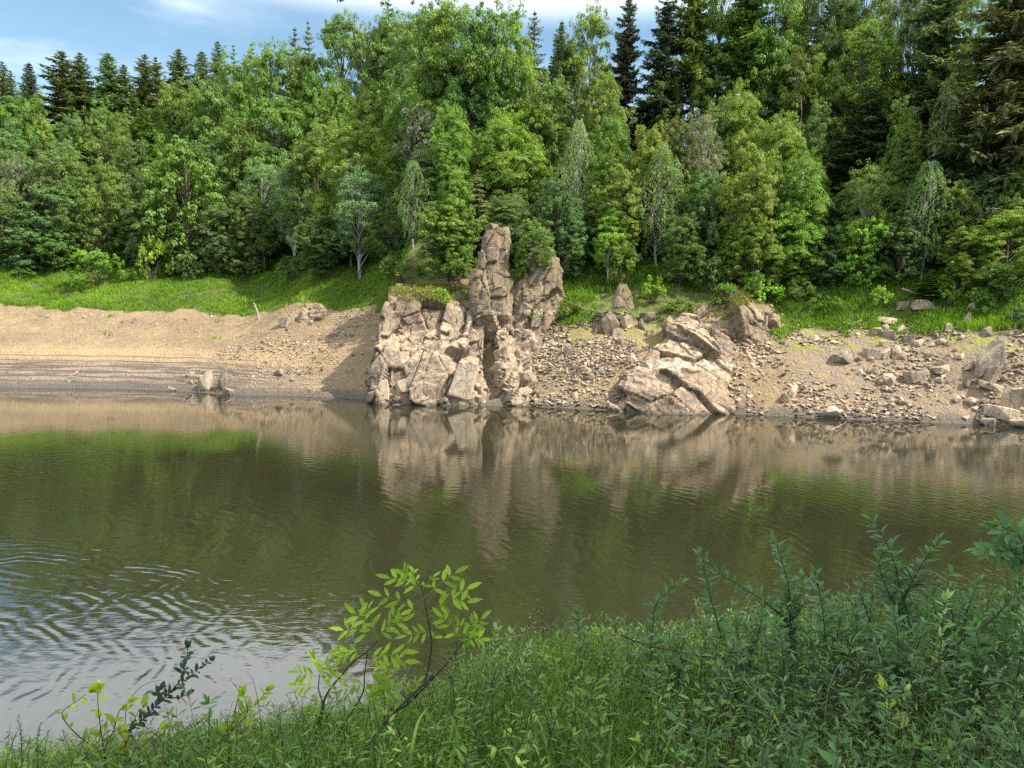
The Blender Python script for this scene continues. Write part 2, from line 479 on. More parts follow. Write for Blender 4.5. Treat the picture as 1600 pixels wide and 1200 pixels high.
# ------------------------------------------------------------------ water
def water_mat():
    m, nt = new_mat('murky reservoir water'); T = NT(nt)
    geo = T.n('ShaderNodeNewGeometry'); P = geo.outputs['Position']
    sep = T.n('ShaderNodeSeparateXYZ'); T.l(P, sep.inputs[0])
    X, Y = sep.outputs[0], sep.outputs[1]
    def rings(cx, cy, wl, dist_amt):
        dx = T.math('SUBTRACT', X, cx); dy = T.math('SUBTRACT', Y, cy)
        r = T.math('SQRT', T.math('ADD', T.math('MULTIPLY', dx, dx), T.math('MULTIPLY', dy, dy)))
        r = T.math('ADD', r, T.math('ADD', T.math('MULTIPLY', T.noise(P, .42, 2), dist_amt), T.math('MULTIPLY', T.noise(P, 1.7, 2), .22)))
        return T.math('SINE', T.math('MULTIPLY', r, 2 * math.pi / wl)), r
    w1, r1 = rings(-14.5, 10.2, .36, 1.6)
    w2, r2 = rings(-20, 14.0, .55, 2.2)
    # strong train of ripples in a band between about 12 and 24 m out, left of centre
    band = T.math('MULTIPLY', T.ramp(r1, 4.5, 7.5), T.ramp(r1, 14.5, 9))
    band = T.math('MULTIPLY', band, T.ramp(X, 2.5, -3.0))
    pat = T.ramp(T.noise(P, .32, 2), .36, .62)
    band = T.math('MULTIPLY', band, T.math('ADD', T.math('MULTIPLY', pat, .85), .15))
    h = T.math('MULTIPLY', T.math('MULTIPLY', w1, band), .0042)
    h = T.math('ADD', h, T.math('MULTIPLY', T.math('MULTIPLY', w2, T.math('MULTIPLY', T.ramp(Y, 9, 17), T.ramp(Y, 42, 18))), .0013))
    # oblique small wavelets over the middle of the lake
    far = T.math('MULTIPLY', T.ramp(Y, 11, 16), T.ramp(Y, 62, 20))
    n_a = T.noise(T.scale(P, (1.0, 2.6, 1)), 1.5, 3, .5, 0, .6)
    n_b = T.noise(T.scale(P, (1.6, 3.6, 1)), 3.4, 2, .5)
    gate = T.math('ADD', T.ramp(T.noise(T.scale(P, (1, .5, 1)), .12, 3), .35, .65), .25)
    h = T.math('ADD', h, T.math('MULTIPLY', T.math('MULTIPLY', n_a, T.math('ADD', T.math('MULTIPLY', far, .0062), .0010)), gate))
    h = T.math('ADD', h, T.math('MULTIPLY', n_b, T.math('MULTIPLY', T.math('ADD', T.math('MULTIPLY', far, .0016), .0003), gate)))
    nrm = T.bump(h, 1.0, 1.0)
    col = T.mix(T.ramp(T.noise(P, .05, 3), .35, .65), (.0235, .0225, .0105), (.020, .0205, .0105))
    p = T.principled(col, .015, .5, nrm)
    p.inputs['IOR'].default_value = 2.05
    T.out(p.outputs[0])
    return m
wx = np.array([-900, -60, 60, 900.]); wy = np.array([2.0, 30, 60, 700.])
WX, WY = np.meshgrid(wx, wy)
i = (np.arange(3)[:, None] * 4 + np.arange(3)[None]).ravel()
me = make_mesh('water', np.stack([WX.ravel(), WY.ravel(), WX.ravel() * 0], 1), np.stack([i, i + 1, i + 5, i + 4], 1), water_mat(), True)
tag(link('water', me), kind='structure')

# ------------------------------------------------------------------ sky and sun
SUN_AZ = R(108)      # from +Y towards +X : right of the view, a little behind the camera
SUN_EL = R(50)
w = bpy.data.worlds.new('World'); scene.world = w; w.use_nodes = True
wt = w.node_tree; wt.nodes.clear(); T = NT(wt)
sky = T.n('ShaderNodeTexSky', sky_type='NISHITA', sun_disc=False, sun_elevation=SUN_EL, sun_rotation=SUN_AZ, altitude=350, air_density=1.0, dust_density=.35, ozone_density=.9)
gen = T.n('ShaderNodeTexCoord').outputs['Generated']
sp = T.n('ShaderNodeSeparateXYZ'); T.l(gen, sp.inputs[0])
# project the view direction on a cloud layer
den = T.math('ADD', T.math('MAXIMUM', sp.outputs[2], 0.0), .12)
cv = T.n('ShaderNodeCombineXYZ'); T.l(T.math('DIVIDE', sp.outputs[0], den), cv.inputs[0]); T.l(T.math('DIVIDE', sp.outputs[1], den), cv.inputs[1])
c1 = T.noise(T.scale(cv.outputs[0], (.55, 1.0, 1)), 1.15, 7, .58, 0, .5)
c2 = T.noise(cv.outputs[0], .5, 3)
cl = T.math('MULTIPLY', T.ramp(c1, .46, .74), T.ramp(c2, .38, .58))
cl = T.math('MULTIPLY', cl, T.ramp(sp.outputs[2], .18, .38))
cl = T.math('MAXIMUM', cl, T.math('MULTIPLY', T.ramp(sp.outputs[2], .35, .41), T.math('ADD', T.math('MULTIPLY', c1, .6), .55)))
skyc = T.mix(T.math('MULTIPLY', cl, .8), T.mix(1.0, sky.outputs[0], (1.10, 1.20, 1.08), 'MULTIPLY'), (12.5, 12.8, 13.2))
bg = T.n('ShaderNodeBackground'); T.l(skyc, bg.inputs[0]); bg.inputs[1].default_value = .108
o = T.n('ShaderNodeOutputWorld'); T.l(bg.outputs[0], o.inputs[0])
sl = bpy.data.lights.new('sun', 'SUN'); sl.energy = 5.0; sl.angle = R(.53); sl.color = (1.0, .94, .83)
so = bpy.data.objects.new('sun', sl); COL.objects.link(so)
sd = Vector((math.sin(SUN_AZ) * math.cos(SUN_EL), math.cos(SUN_AZ) * math.cos(SUN_EL), math.sin(SUN_EL)))
so.rotation_euler = sd.to_track_quat('Z', 'Y').to_euler()
so.location = (60, -30, 80)
vs = scene.view_settings
vs.view_transform = 'Standard'; vs.look = 'None'; vs.gamma = 1.0; vs.exposure = 0.86
scene.render.engine = 'CYCLES'
cy = scene.cycles
cy.max_bounces = 6; cy.diffuse_bounces = 3; cy.glossy_bounces = 3; cy.transmission_bounces = 3; cy.transparent_max_bounces = 4
cy.caustics_reflective = False; cy.caustics_refractive = False
cy.use_denoising = False; cy.denoiser = 'OPENIMAGEDENOISE'; cy.denoising_input_passes = 'RGB_ALBEDO_NORMAL'; cy.denoising_prefilter = 'ACCURATE'

# ------------------------------------------------------------------ rock
def facets(P, cell, stretch, M, amp, tilt, crack, seed, crack_w=.06):
    """blocky displacement: every cell of a jittered lattice has its own offset plane, with a joint between cells"""
    Q = (P @ M.T) / (cell * np.asarray(stretch, float))
    lo = np.floor(Q.min(0)).astype(int) - 1; hi = np.ceil(Q.max(0)).astype(int) + 1
    r = rs(seed)
    G = np.stack(np.meshgrid(*[np.arange(lo[k], hi[k] + 1) for k in range(3)], indexing='ij'), -1).reshape(-1, 3).astype(float)
    C = G + r.uniform(.08, .92, G.shape)
    off = r.uniform(-1, 1, len(C)); gr = r.normal(0, 1, C.shape)
    d = np.empty(len(Q)); 
    dims = hi - lo + 1
    base = np.floor(Q).astype(int) - lo
    best = np.full(len(Q), 1e9); sec = np.full(len(Q), 1e9); bi = np.zeros(len(Q), int)
    for a in (-1, 0, 1):
        for b in (-1, 0, 1):
            for c in (-1, 0, 1):
                ix = np.clip(base + np.array([a, b, c]), 0, dims - 1)
                k = (ix[:, 0] * dims[1] + ix[:, 1]) * dims[2] + ix[:, 2]
                dd = ((Q - C[k]) ** 2).sum(1)
                cl = dd < best
                sec = np.where(cl, best, np.minimum(sec, dd)); bi = np.where(cl, k, bi); best = np.where(cl, dd, best)
    gap = np.sqrt(sec) - np.sqrt(best)
    d = amp * (off[bi] + tilt * (gr[bi] * (Q - C[bi])).sum(1)) - crack * np.exp(-gap / crack_w)
    return d

def grid_rock(name, ctrl, du, seed, fac, mat, label, cat='rock', sm=2, closed=False, noise=.03, roww=None):
    """ctrl[row][col] = (px, py, Y) photo-derived points of the rock's skin (bottom row first)"""
    C = np.array([[at(*c) if len(c) == 3 else np.array(c[:3]) for c in row] for row in ctrl])
    nr, nc = C.shape[:2]
    wid = np.linalg.norm(np.diff(C, axis=1), axis=2).mean(0); hei = np.linalg.norm(np.diff(C, axis=0), axis=2).mean(1)
    us = np.concatenate([k + np.linspace(0, 1, max(2, int(w_ / du)), endpoint=False) for k, w_ in enumerate(wid)] + [[nc - 1]])
    vs_ = np.concatenate([k + np.linspace(0, 1, max(2, int(h_ / du)), endpoint=False) for k, h_ in enumerate(hei)] + [[nr - 1]])
    def lerp(A, t, axis):
        k = np.clip(np.floor(t).astype(int), 0, A.shape[axis] - 2); f = t - k
        f = f * (1 - .35) + .35 * (f * f * (3 - 2 * f))
        sh = [1, 1, 1]; sh[axis] = -1
        return np.take(A, k, axis) * (1 - f.reshape(sh)) + np.take(A, k + 1, axis) * f.reshape(sh)
    S = lerp(lerp(C, vs_, 0), us, 1)
    a = np.gradient(S, axis=1); b = np.gradient(S, axis=0)
    N = unit(np.cross(a, b))
    for _ in range(3):
        N[1:-1, 1:-1] = (N[1:-1, 1:-1] * 2 + N[:-2, 1:-1] + N[2:, 1:-1] + N[1:-1, :-2] + N[1:-1, 2:]) / 6
        if closed:
            e = (N[:, 0] + N[:, -1]) / 2; N[:, 0] = e; N[:, -1] = e
        N = unit(N)
    P = S.reshape(-1, 3); N = N.reshape(-1, 3)
    if closed:
        pass
    if N[:, 1].mean() > 0 and not closed: N = -N
    d = np.zeros(len(P))
    for f in fac:
        d = d + facets(P, *f)
    d = d + noise * fbm(P * 1.7, 4, seed)
    D2 = d.reshape(len(vs_), len(us)); Dp = np.pad(D2, 1, mode='edge')
    d = (Dp[1:-1, 1:-1] * 10 + Dp[:-2, 1:-1] + Dp[2:, 1:-1] + Dp[1:-1, :-2] + Dp[1:-1, 2:]).ravel() / 14
    d = d + .012 * fbm(P * 6.0, 2, seed + 3)
    if roww is not None:
        d = d * np.repeat(np.interp(vs_, np.arange(nr), roww), len(us))
    P2 = P + N * d[:, None]
    h, w_ = len(vs_), len(us)
    i = (np.arange(h - 1)[:, None] * w_ + np.arange(w_ - 1)[None]).ravel()
    q = np.stack([i, i + 1, i + w_ + 1, i + w_], 1)
    if closed:
        P2 = P2.reshape(h, w_, 3); P2[:, -1] = P2[:, 0]; P2 = P2.reshape(-1, 3)
    me = make_mesh(name, P2, q, mat, False)
    o = link(name, me)
    tag(o, label, cat)
    return o

I3 = np.eye(3)
def rot(ax, deg):
    return np.array(Matrix.Rotation(R(deg), 3, ax))
JM = rot('Y', 12) @ rot('Z', 20)

# main cliff wall: lower face, rubble ledge, upper face, mossy top
cliff = [
    [(596, 655, 62.5), (584, 652, 57.7), (612, 655, 56.9), (650, 656, 56.6), (690, 656, 56.5), (730, 657, 56.6), (758, 657, 57.4), (768, 657, 59.5)],
    [(596, 622, 63.0), (585, 618, 58.0), (610, 612, 57.9), (650, 606, 57.8), (690, 612, 57.6), (730, 622, 57.4), (758, 622, 58.4), (767, 622, 60.5)],
    [(594, 580, 63.5), (585, 577, 58.9), (612, 572, 58.8), (655, 566, 59.2), (690, 560, 59.0), (728, 572, 59.6), (757, 580, 60.2), (766, 580, 63.5)],
    [(598, 548, 64.5), (590, 546, 59.9), (620, 541, 60.4), (655, 538, 61.0), (690, 532, 60.9), (730, 540, 61.6), (757, 548, 61.4), (766, 548, 64.8)],
    [(602, 522, 65.5), (594, 520, 61.0), (622, 518, 62.0), (655, 515, 62.5), (690, 510, 62.3), (730, 508, 62.6), (758, 512, 62.6), (767, 512, 65.8)],
    [(610, 488, 66.5), (600, 485, 61.6), (626, 484, 62.5), (655, 482, 62.9), (690, 484, 62.9), (730, 484, 63.2), (764, 488, 63.4), (778, 488, 66.0)],
    [(618, 456, 67.0), (609, 456, 62.6), (632, 459, 63.2), (655, 464, 63.5), (690, 471, 63.7), (730, 472, 64.0), (764, 470, 64.4), (780, 470, 66.8)],
    [(626, 450, 68.0), (620, 449, 64.6), (640, 450, 65.2), (660, 452, 65.8), (690, 458, 66.0), (730, 458, 66.2), (764, 458, 66.4), (782, 458, 68.0)],
    [(640, 462, 70.0), (640, 462, 69.8), (655, 462, 69.8), (668, 462, 70.0), (692, 464, 70.0), (730, 464, 70.0), (764, 464, 70.0), (784, 464, 70.2)],
]
grid_rock('cliff', cliff, .075, 4,
          [(3.0, (.8, 1.2, 1.35), JM, .52, .75, .24, 11, .018), (1.25, (.8, 1, 1.35), rot('Y', -18), .20, .9, .05, 12, .02), (.5, (1, 1, 1), JM, .02, .8, .0, 13, .1)],
          M_ROCK, 'tall jointed tan cliff wall rising straight from the water with moss along its top', 'cliff')

def tower(rings_, bulge=1.0, ncol=16, expn=.52):
    """rings: (px_left, px_right, py, Ycentre, depth) -> closed control grid"""
    out = []
    for (pl, pr, py, Yc, dp) in rings_:
        a = at(pl, py, Yc); b = at(pr, py, Yc)
        c = (a + b) / 2; hw = (b[0] - a[0]) / 2
        row = []
        for k in range(ncol + 1):
            th = 2 * math.pi * k / ncol + math.pi / 2
            cx, sy = math.cos(th), math.sin(th)
            row.append((c[0] + hw * math.copysign(abs(cx) ** expn, cx), c[1] + dp * math.copysign(abs(sy) ** expn, sy), c[2], 0))
        out.append(row)
    return out
def tower_rock(name, rings_, du, seed, fac, label, mat=None, cat='rock', noise=.03):
    ctrl = tower(rings_)
    pl, pr, py, Yc, dp = rings_[-1]
    c = at((pl + pr) / 2, py - 1, Yc)
    ctrl.append([(c[0], c[1], c[2], 0)] * len(ctrl[0]))
    return grid_rock(name, [[p for p in row] for row in ctrl], du, seed, fac, mat or M_ROCK, label, cat, closed=True, noise=noise)

tower_rock('rock_pillar', [(752, 790, 545, 65.0, 1.0), (742, 799, 518, 64.6, 1.4), (735, 800, 492, 64.3, 1.7), (735, 799, 462, 64.6, 1.6), (740, 795, 430, 65.0, 1.5), (748, 797, 404, 65.3, 1.35), (750, 800, 380, 65.5, 1.25), (756, 799, 362, 65.6, 1.1), (764, 795, 353, 65.7, .8)],
           .09, 7, [(2.3, (.9, 1.0, 1.25), rot('Y', 14), .22, .8, .22, 31, .018), (.9, (1, 1, 1.2), rot('Y', -22), .09, .9, .05, 32, .02)],
           'tall free standing rock pillar at the centre of the far bank, topped level with a small pine', cat='rock pillar')
tower_rock('rock_shoulder', [(790, 846, 560, 64.2, 1.7), (796, 850, 520, 64.8, 1.6), (797, 862, 496, 65.2, 1.7), (800, 876, 468, 65.6, 1.8), (806, 876, 440, 66.2, 1.8), (816, 872, 418, 66.7, 1.6), (828, 868, 403, 67.1, 1.3), (842, 862, 394, 67.3, .8)],
           .10, 9, [(1.5, (.7, 1, 1.8), rot('Y', -30), .30, .8, .2, 41, .02), (.6, (.8, 1, 1.4), rot('Y', -30), .09, .8, .03, 42, .04)],
           'broken leaning rock shoulder right of the tall pillar across a dark cleft')
# spurs right of the dark gully
spur = [
    [(782, 652, 61.0), (778, 650, 58.2), (800, 652, 57.6), (822, 655, 57.0), (842, 655, 57.2), (850, 652, 60.5)],
    [(780, 610, 62.0), (779, 606, 59.0), (792, 600, 58.4), (812, 606, 58.2), (834, 618, 58.2), (846, 622, 60.8)],
    [(778, 570, 63.0), (779, 566, 60.2), (789, 562, 59.8), (802, 568, 60.0), (820, 580, 60.0), (836, 592, 61.6)],
    [(778, 535, 64.5), (779, 530, 61.5), (788, 526, 61.2), (798, 532, 61.6), (812, 545, 61.8), (826, 560, 62.8)],
    [(782, 512, 66.5), (780, 508, 63.5), (788, 508, 63.6), (800, 514, 63.8), (812, 524, 64.0), (822, 538, 65.0)],
    [(786, 520, 68.0), (782, 520, 66.5), (792, 520, 66.5), (802, 526, 66.5), (812, 536, 66.5), (822, 548, 67.0)],
]
grid_rock('rock_spur', spur, .10, 14, [(1.7, (.6, 1, 2.0), rot('Y', -28), .42, .8, .2, 51, .02), (.6, (.8, 1, 1.4), rot('Y', -28), .10, .8, .04, 52, .04)],
          M_ROCK, 'ribbed rock spur dropping to the water just right of the dark vertical gully')
# big ribbed outcrop on the right
slab = [
    [(962, 640, 60.5), (948, 660, 55.6), (978, 664, 54.2), (1010, 667, 53.6), (1050, 668, 53.3), (1095, 668, 53.3), (1135, 666, 53.6), (1152, 655, 55.0), (1190, 625, 57.0), (1222, 590, 60.5)],
    [(966, 622, 61.0), (950, 636, 56.2), (976, 622, 55.4), (1008, 612, 55.0), (1050, 608, 54.6), (1092, 612, 54.8), (1130, 622, 55.2), (1150, 626, 56.2), (1188, 602, 57.8), (1222, 568, 61.0)],
    [(985, 596, 62.0), (966, 602, 57.4), (984, 586, 57.0), (1012, 575, 56.6), (1050, 571, 56.2), (1088, 574, 56.4), (1122, 592, 56.6), (1146, 602, 57.4), (1184, 580, 58.6), (1220, 550, 61.5)],
    [(1010, 570, 63.5), (992, 574, 59.2), (1006, 562, 58.8), (1028, 553, 58.6), (1056, 549, 58.2), (1090, 552, 58.2), (1120, 564, 58.4), (1144, 572, 59.0), (1180, 556, 60.0), (1216, 532, 62.4)],
    [(1040, 538, 65.0), (1022, 545, 61.2), (1034, 532, 60.8), (1052, 524, 60.6), (1076, 520, 60.4), (1104, 522, 60.2), (1130, 532, 60.2), (1152, 538, 60.8), (1182, 524, 61.6), (1214, 508, 63.4)],
    [(1066, 505, 67.0), (1058, 512, 63.2), (1068, 498, 63.0), (1084, 488, 62.8), (1104, 482, 62.8), (1126, 478, 62.6), (1148, 480, 62.4), (1168, 486, 62.6), (1190, 486, 63.2), (1216, 490, 64.8)],
    [(1090, 484, 69.0), (1086, 486, 66.0), (1096, 476, 65.4), (1110, 468, 65.2), (1124, 462, 65.0), (1142, 458, 64.8), (1158, 462, 64.8), (1174, 470, 65.0), (1194, 476, 65.8), (1214, 484, 67.0)],
    [(1110, 482, 72.0), (1110, 480, 71.0), (1116, 474, 70.5), (1124, 470, 70), (1134, 466, 70), (1146, 464, 70), (1160, 466, 70), (1176, 474, 70), (1194, 480, 70), (1212, 488, 71)],
]
DIP = rot('Y', -36) @ rot('X', 8)
grid_rock('rock_outcrop', slab, .08, 22, [(2.5, (1.9, 1.2, .62), DIP, .46, .85, .34, 61, .018), (.9, (2.0, 1.1, .7), DIP, .09, .9, .06, 62, .02), (.35, (1.6, 1, .8), DIP, .02, .8, .0, 63, .1)],
          M_SLAB, 'broad ribbed tan outcrop with slanting slabs and a pale streak across its rounded waterline face', roww=[.8, .75, .8, .95, 1.1, 1.15, 1, 1])

# smaller bedrock
LY = hit(488, 505)[1]
tower_rock('rock_outcrop', [(462, 514, 540, LY + 1.2, 1.6), (464, 512, 512, LY + 1.2, 1.5), (467, 510, 499, LY + 1.3, 1.4), (471, 508, 486, LY + 1.5, 1.3), (475, 502, 475, LY + 1.9, .9)], .11, 24,
           [(1.3, (1, 1, 1), JM, .26, .4, .2, 71, .07), (.5, (1, 1, 1), JM, .09, .35, .05, 72, .1)],
           'rounded cracked outcrop at the grass edge left of the cliff, half grown over')
tower_rock('standing_stone', [(958, 990, 482, 64.6, .9), (960, 988, 466, 64.8, .85), (963, 985, 452, 65.0, .75), (967, 981, 442, 65.2, .5)], .08, 26,
           [(.9, (1, 1, 1.2), JM, .16, .35, .12, 81, .08)], 'upright pointed boulder with an ochre moss cap between the pillar and the ribbed outcrop', cat='boulder')
# ------------------------------------------------------------------ loose stones
import bmesh
from mathutils.bvhtree import BVHTree
_bv, _bf = [], []
_off = 0
for o_ in list(COL.objects):
    if o_.type != 'MESH' or o_.name == 'water': continue
    me_ = o_.data
    v_ = np.empty(len(me_.vertices) * 3, np.float32); me_.vertices.foreach_get('co', v_); v_ = v_.reshape(-1, 3)
    ps_ = np.empty(len(me_.loops), np.int32); me_.loops.foreach_get('vertex_index', ps_); ps_ = ps_.reshape(-1, 4)
    keep = (v_[ps_[:, 0], 1] > 44) & (v_[ps_[:, 0], 1] < 120) & (np.abs(v_[ps_[:, 0], 0]) < 75)
    _bv.append(v_); _bf.append(ps_[keep] + _off); _off += len(v_)
BANK = BVHTree.FromPolygons(np.concatenate(_bv).tolist(), np.concatenate(_bf).tolist())
del _bv, _bf
def bank_hit(px, py):
    d = Vector(ray(px, py)).normalized()
    loc, nrm, idx, dist = BANK.ray_cast(Vector((0, 0, CAM_H)), d)
    if loc is None:
        p = hit(px, py); return np.array(p), np.array([0, 0, 1.])
    return np.array(loc), np.array(nrm)
def drop(x, y, z0=80):
    loc, nrm, idx, dist = BANK.ray_cast(Vector((x, y, z0)), Vector((0, 0, -1)))
    return np.array(loc) if loc is not None else np.array([x, y, ground_at(x, y)])

def stone_mesh(seed, kind):
    r = rs(seed)
    bm = bmesh.new()
    sc = {'block': (1, .8, .85), 'round': (1, .85, .75), 'slab': (1, .75, .36), 'wedge': (.9, .7, 1.0)}[kind]
    if kind == 'round':
        for k in range(26): bm.verts.new(unit(r.normal(0, 1, 3)) * np.array(sc) * r.uniform(.88, 1.05))
    else:
        for a in (-1, 1):
            for b in (-1, 1):
                for c in (-1, 1):
                    tp_ = {'block': .88, 'slab': .9, 'wedge': .55}[kind] if c > 0 else 1
                    q = np.array([a * tp_, b * tp_, c]) * .8 + r.normal(0, .17, 3)
                    if kind == 'wedge' and c > 0: q[0] += .25; q[2] += .3 * a
                    bm.verts.new(q * np.array(sc))
        for k in range(5): bm.verts.new(unit(r.normal(0, 1, 3)) * np.array(sc) * r.uniform(.9, 1.08))
    bmesh.ops.convex_hull(bm, input=bm.verts)
    lone = [v for v in bm.verts if not v.link_faces]
    bmesh.ops.delete(bm, geom=lone, context='VERTS')
    bmesh.ops.dissolve_limit(bm, angle_limit=R(14), verts=bm.verts, edges=bm.edges)
    bmesh.ops.bevel(bm, geom=list(bm.edges), offset=.045, segments=1, affect='EDGES', clamp_overlap=True)
    bmesh.ops.triangulate(bm, faces=bm.faces)
    bmesh.ops.subdivide_edges(bm, edges=bm.edges, cuts=1, use_grid_fill=True)
    co = np.array([v.co[:] for v in bm.verts])
    dn = fbm(co * 2.3 + seed * 7, 3, seed) * .045
    for v, d_ in zip(bm.verts, dn): v.co += Vector(unit(np.array(v.co[:]))) * float(d_)
    co = np.array([v.co[:] for v in bm.verts])
    lo, hi = co.min(0), co.max(0)
    for v in bm.verts:                                   # unit box: width 1, height 1, standing on z = 0
        v.co = Vector(((v.co.x - (lo[0] + hi[0]) / 2) / (hi[0] - lo[0]), (v.co.y - (lo[1] + hi[1]) / 2) / (hi[0] - lo[0]), (v.co.z - lo[2]) / (hi[2] - lo[2])))
    me = bpy.data.meshes.new('boulder'); bm.to_mesh(me); bm.free()
    me.materials.append(M_STONE)
    return me
STONES = {k: [stone_mesh(s0 + q, k) for q in range(4)] for s0, k in ((100, 'block'), (200, 'round'), (300, 'slab'), (400, 'wedge'))}
_rq = rs(77)
def put_stone(px, py, w, h, kind, label, group=None, tilt=0, name='boulder', pos=None, cat=None):
    p = bank_hit(px, py)[0] if pos is None else pos
    m = np.linalg.norm(p - np.array([0, 0, CAM_H])) / F_PX
    o = link(name, STONES[kind][_rq.randint(4)], loc=(p[0], p[1] + .15 * w * m, p[2] - .24 * h * m))
    o.scale = (w * m, w * m * _rq.uniform(.8, 1.25), h * m * 1.28)
    o.rotation_euler = (R(_rq.uniform(-8, 8)), R(tilt + _rq.uniform(-6, 6)), R(_rq.uniform(-35, 35)))
    tag(o, label, cat or name, group)
    return o

HERO = """1312|567|27|21|round|big pale rounded boulder alone on the reddish slope right of the ribbed outcrop
1226|628|15|11|block|small pale block on the mud below a leaning block near the waterline
1238|617|10|16|wedge|narrow leaning block on the mud right of the ribbed outcrop
1302|652|30|15|round|pale bleached boulder sitting half in the water right of the ribbed outcrop
1374|523|18|10|block|tan block highest in the row of stones under the right grass edge
1391|529|18|11|slab|second tan slab from the left in the row under the right grass edge
1419|537|19|12|block|largest tan block at the right end of the row under the grass edge
1381|558|15|13|wedge|pale pointed stone in the middle of the right scree
1362|559|22|12|block|wide brown block left of the pale pointed stone on the right scree
1402|555|16|14|wedge|pale angular stone right of the pale pointed stone on the right scree
1470|582|24|9|slab|flat pale slab lying on the right scree left of the rock heap
1430|599|26|15|block|biggest tan block in the middle of the lower right scree
1387|600|24|14|round|rounded brown boulder left of the biggest block on the lower right scree
1414|631|18|5|slab|thin bright slab lying flat on dark wet gravel near the right waterline
1484|517|13|10|block|pale cube of stone at the lower edge of the right grass
1545|526|16|13|wedge|dark boulder on the grass edge above the right rock heap
1549|578|36|40|wedge|largest upright pale block crowning the rock heap at the right edge
1560|566|14|24|wedge|dark tip of stone behind the largest upright block of the right heap
1550|597|24|20|block|squared pale block under the largest upright block of the right heap
1513|604|12|9|block|small pale block left of the squared block in the right heap
1550|608|30|8|slab|long pale plank of stone across the middle of the right heap
1574|636|14|24|wedge|upright brown stone low in the right heap near the frame edge
1592|638|20|26|block|tall brown block at the right frame edge low in the heap
1566|654|40|15|slab|broad bleached slab at the waterline foot of the right heap
1549|663|26|9|slab|grey slab half in the water at the foot of the right heap
1594|666|22|9|slab|bleached slab touching the water at the right frame edge
1516|490|14|15|wedge|pale pointed stone standing in the grass above the right heap
1512|508|11|17|wedge|dark upright stone in the grass below the pale pointed stone
1444|482|30|12|block|dark mossy ledge block in the grass under the fallen grey log
1412|483|20|10|block|dark mossy block in the grass left of the fallen grey log
1388|504|28|7|slab|flat brown ledge slab inside the right grass band
954|520|30|31|round|big cracked pale boulder at the top of the scree left of the ribbed outcrop
935|520|16|12|block|grey block touching the left side of the big cracked boulder
965|527|18|13|block|grey block touching the lower right side of the big cracked boulder
981|512|16|18|block|stacked squarish stone below the pointed mossy boulder
1013|500|22|12|slab|slanting pale slab at the grass edge above the scree
1004|514|13|16|wedge|pale wedge of stone at the head of the scree under the slanting slab
889|556|15|19|round|pale egg shaped boulder standing on the mossy slope right of the spur
832|544|18|22|round|leaning oval boulder on the mossy slope beside the spur
838|508|20|24|block|pale upright block at the grass edge right of the pillar
914|582|20|11|block|pale flat block at the left end of the lower scree
717|618|40|52|block|huge squared block standing out at the cliff foot with a dark recess beside it
634|612|34|20|block|flat topped block at the cliff foot near its left corner
600|622|20|28|block|pale corner block at the waterline under the left edge of the cliff
804|634|28|13|block|grey waterline block under the ribbed spur
838|633|13|9|wedge|small dark stone at the waterline right of the ribbed spur
320|607|26|24|wedge|dark wedge of rock tilting over the water on the left mud shore
345|609|18|32|wedge|tall splintered rock right of the dark wedge on the left mud shore
356|617|15|9|block|small pale block in the water at the right foot of the splintered rock
266|611|14|5|slab|thin dark stone alone at the waterline left of the dark wedge
443|511|22|14|block|cluster block on the mud left of the rounded half grown outcrop
455|505|15|12|block|small pale block touching the rounded half grown outcrop on its left
437|586|15|8|slab|dark flat stone alone in the middle of the left mud slope
507|579|10|9|block|pale stone alone on the mud left of the cliff shadow"""
for ln in HERO.split('\n'):
    a = ln.split('|')
    put_stone(*[float(x) for x in a[:4]], a[4], a[5], tilt=_rq.uniform(-14, 14))

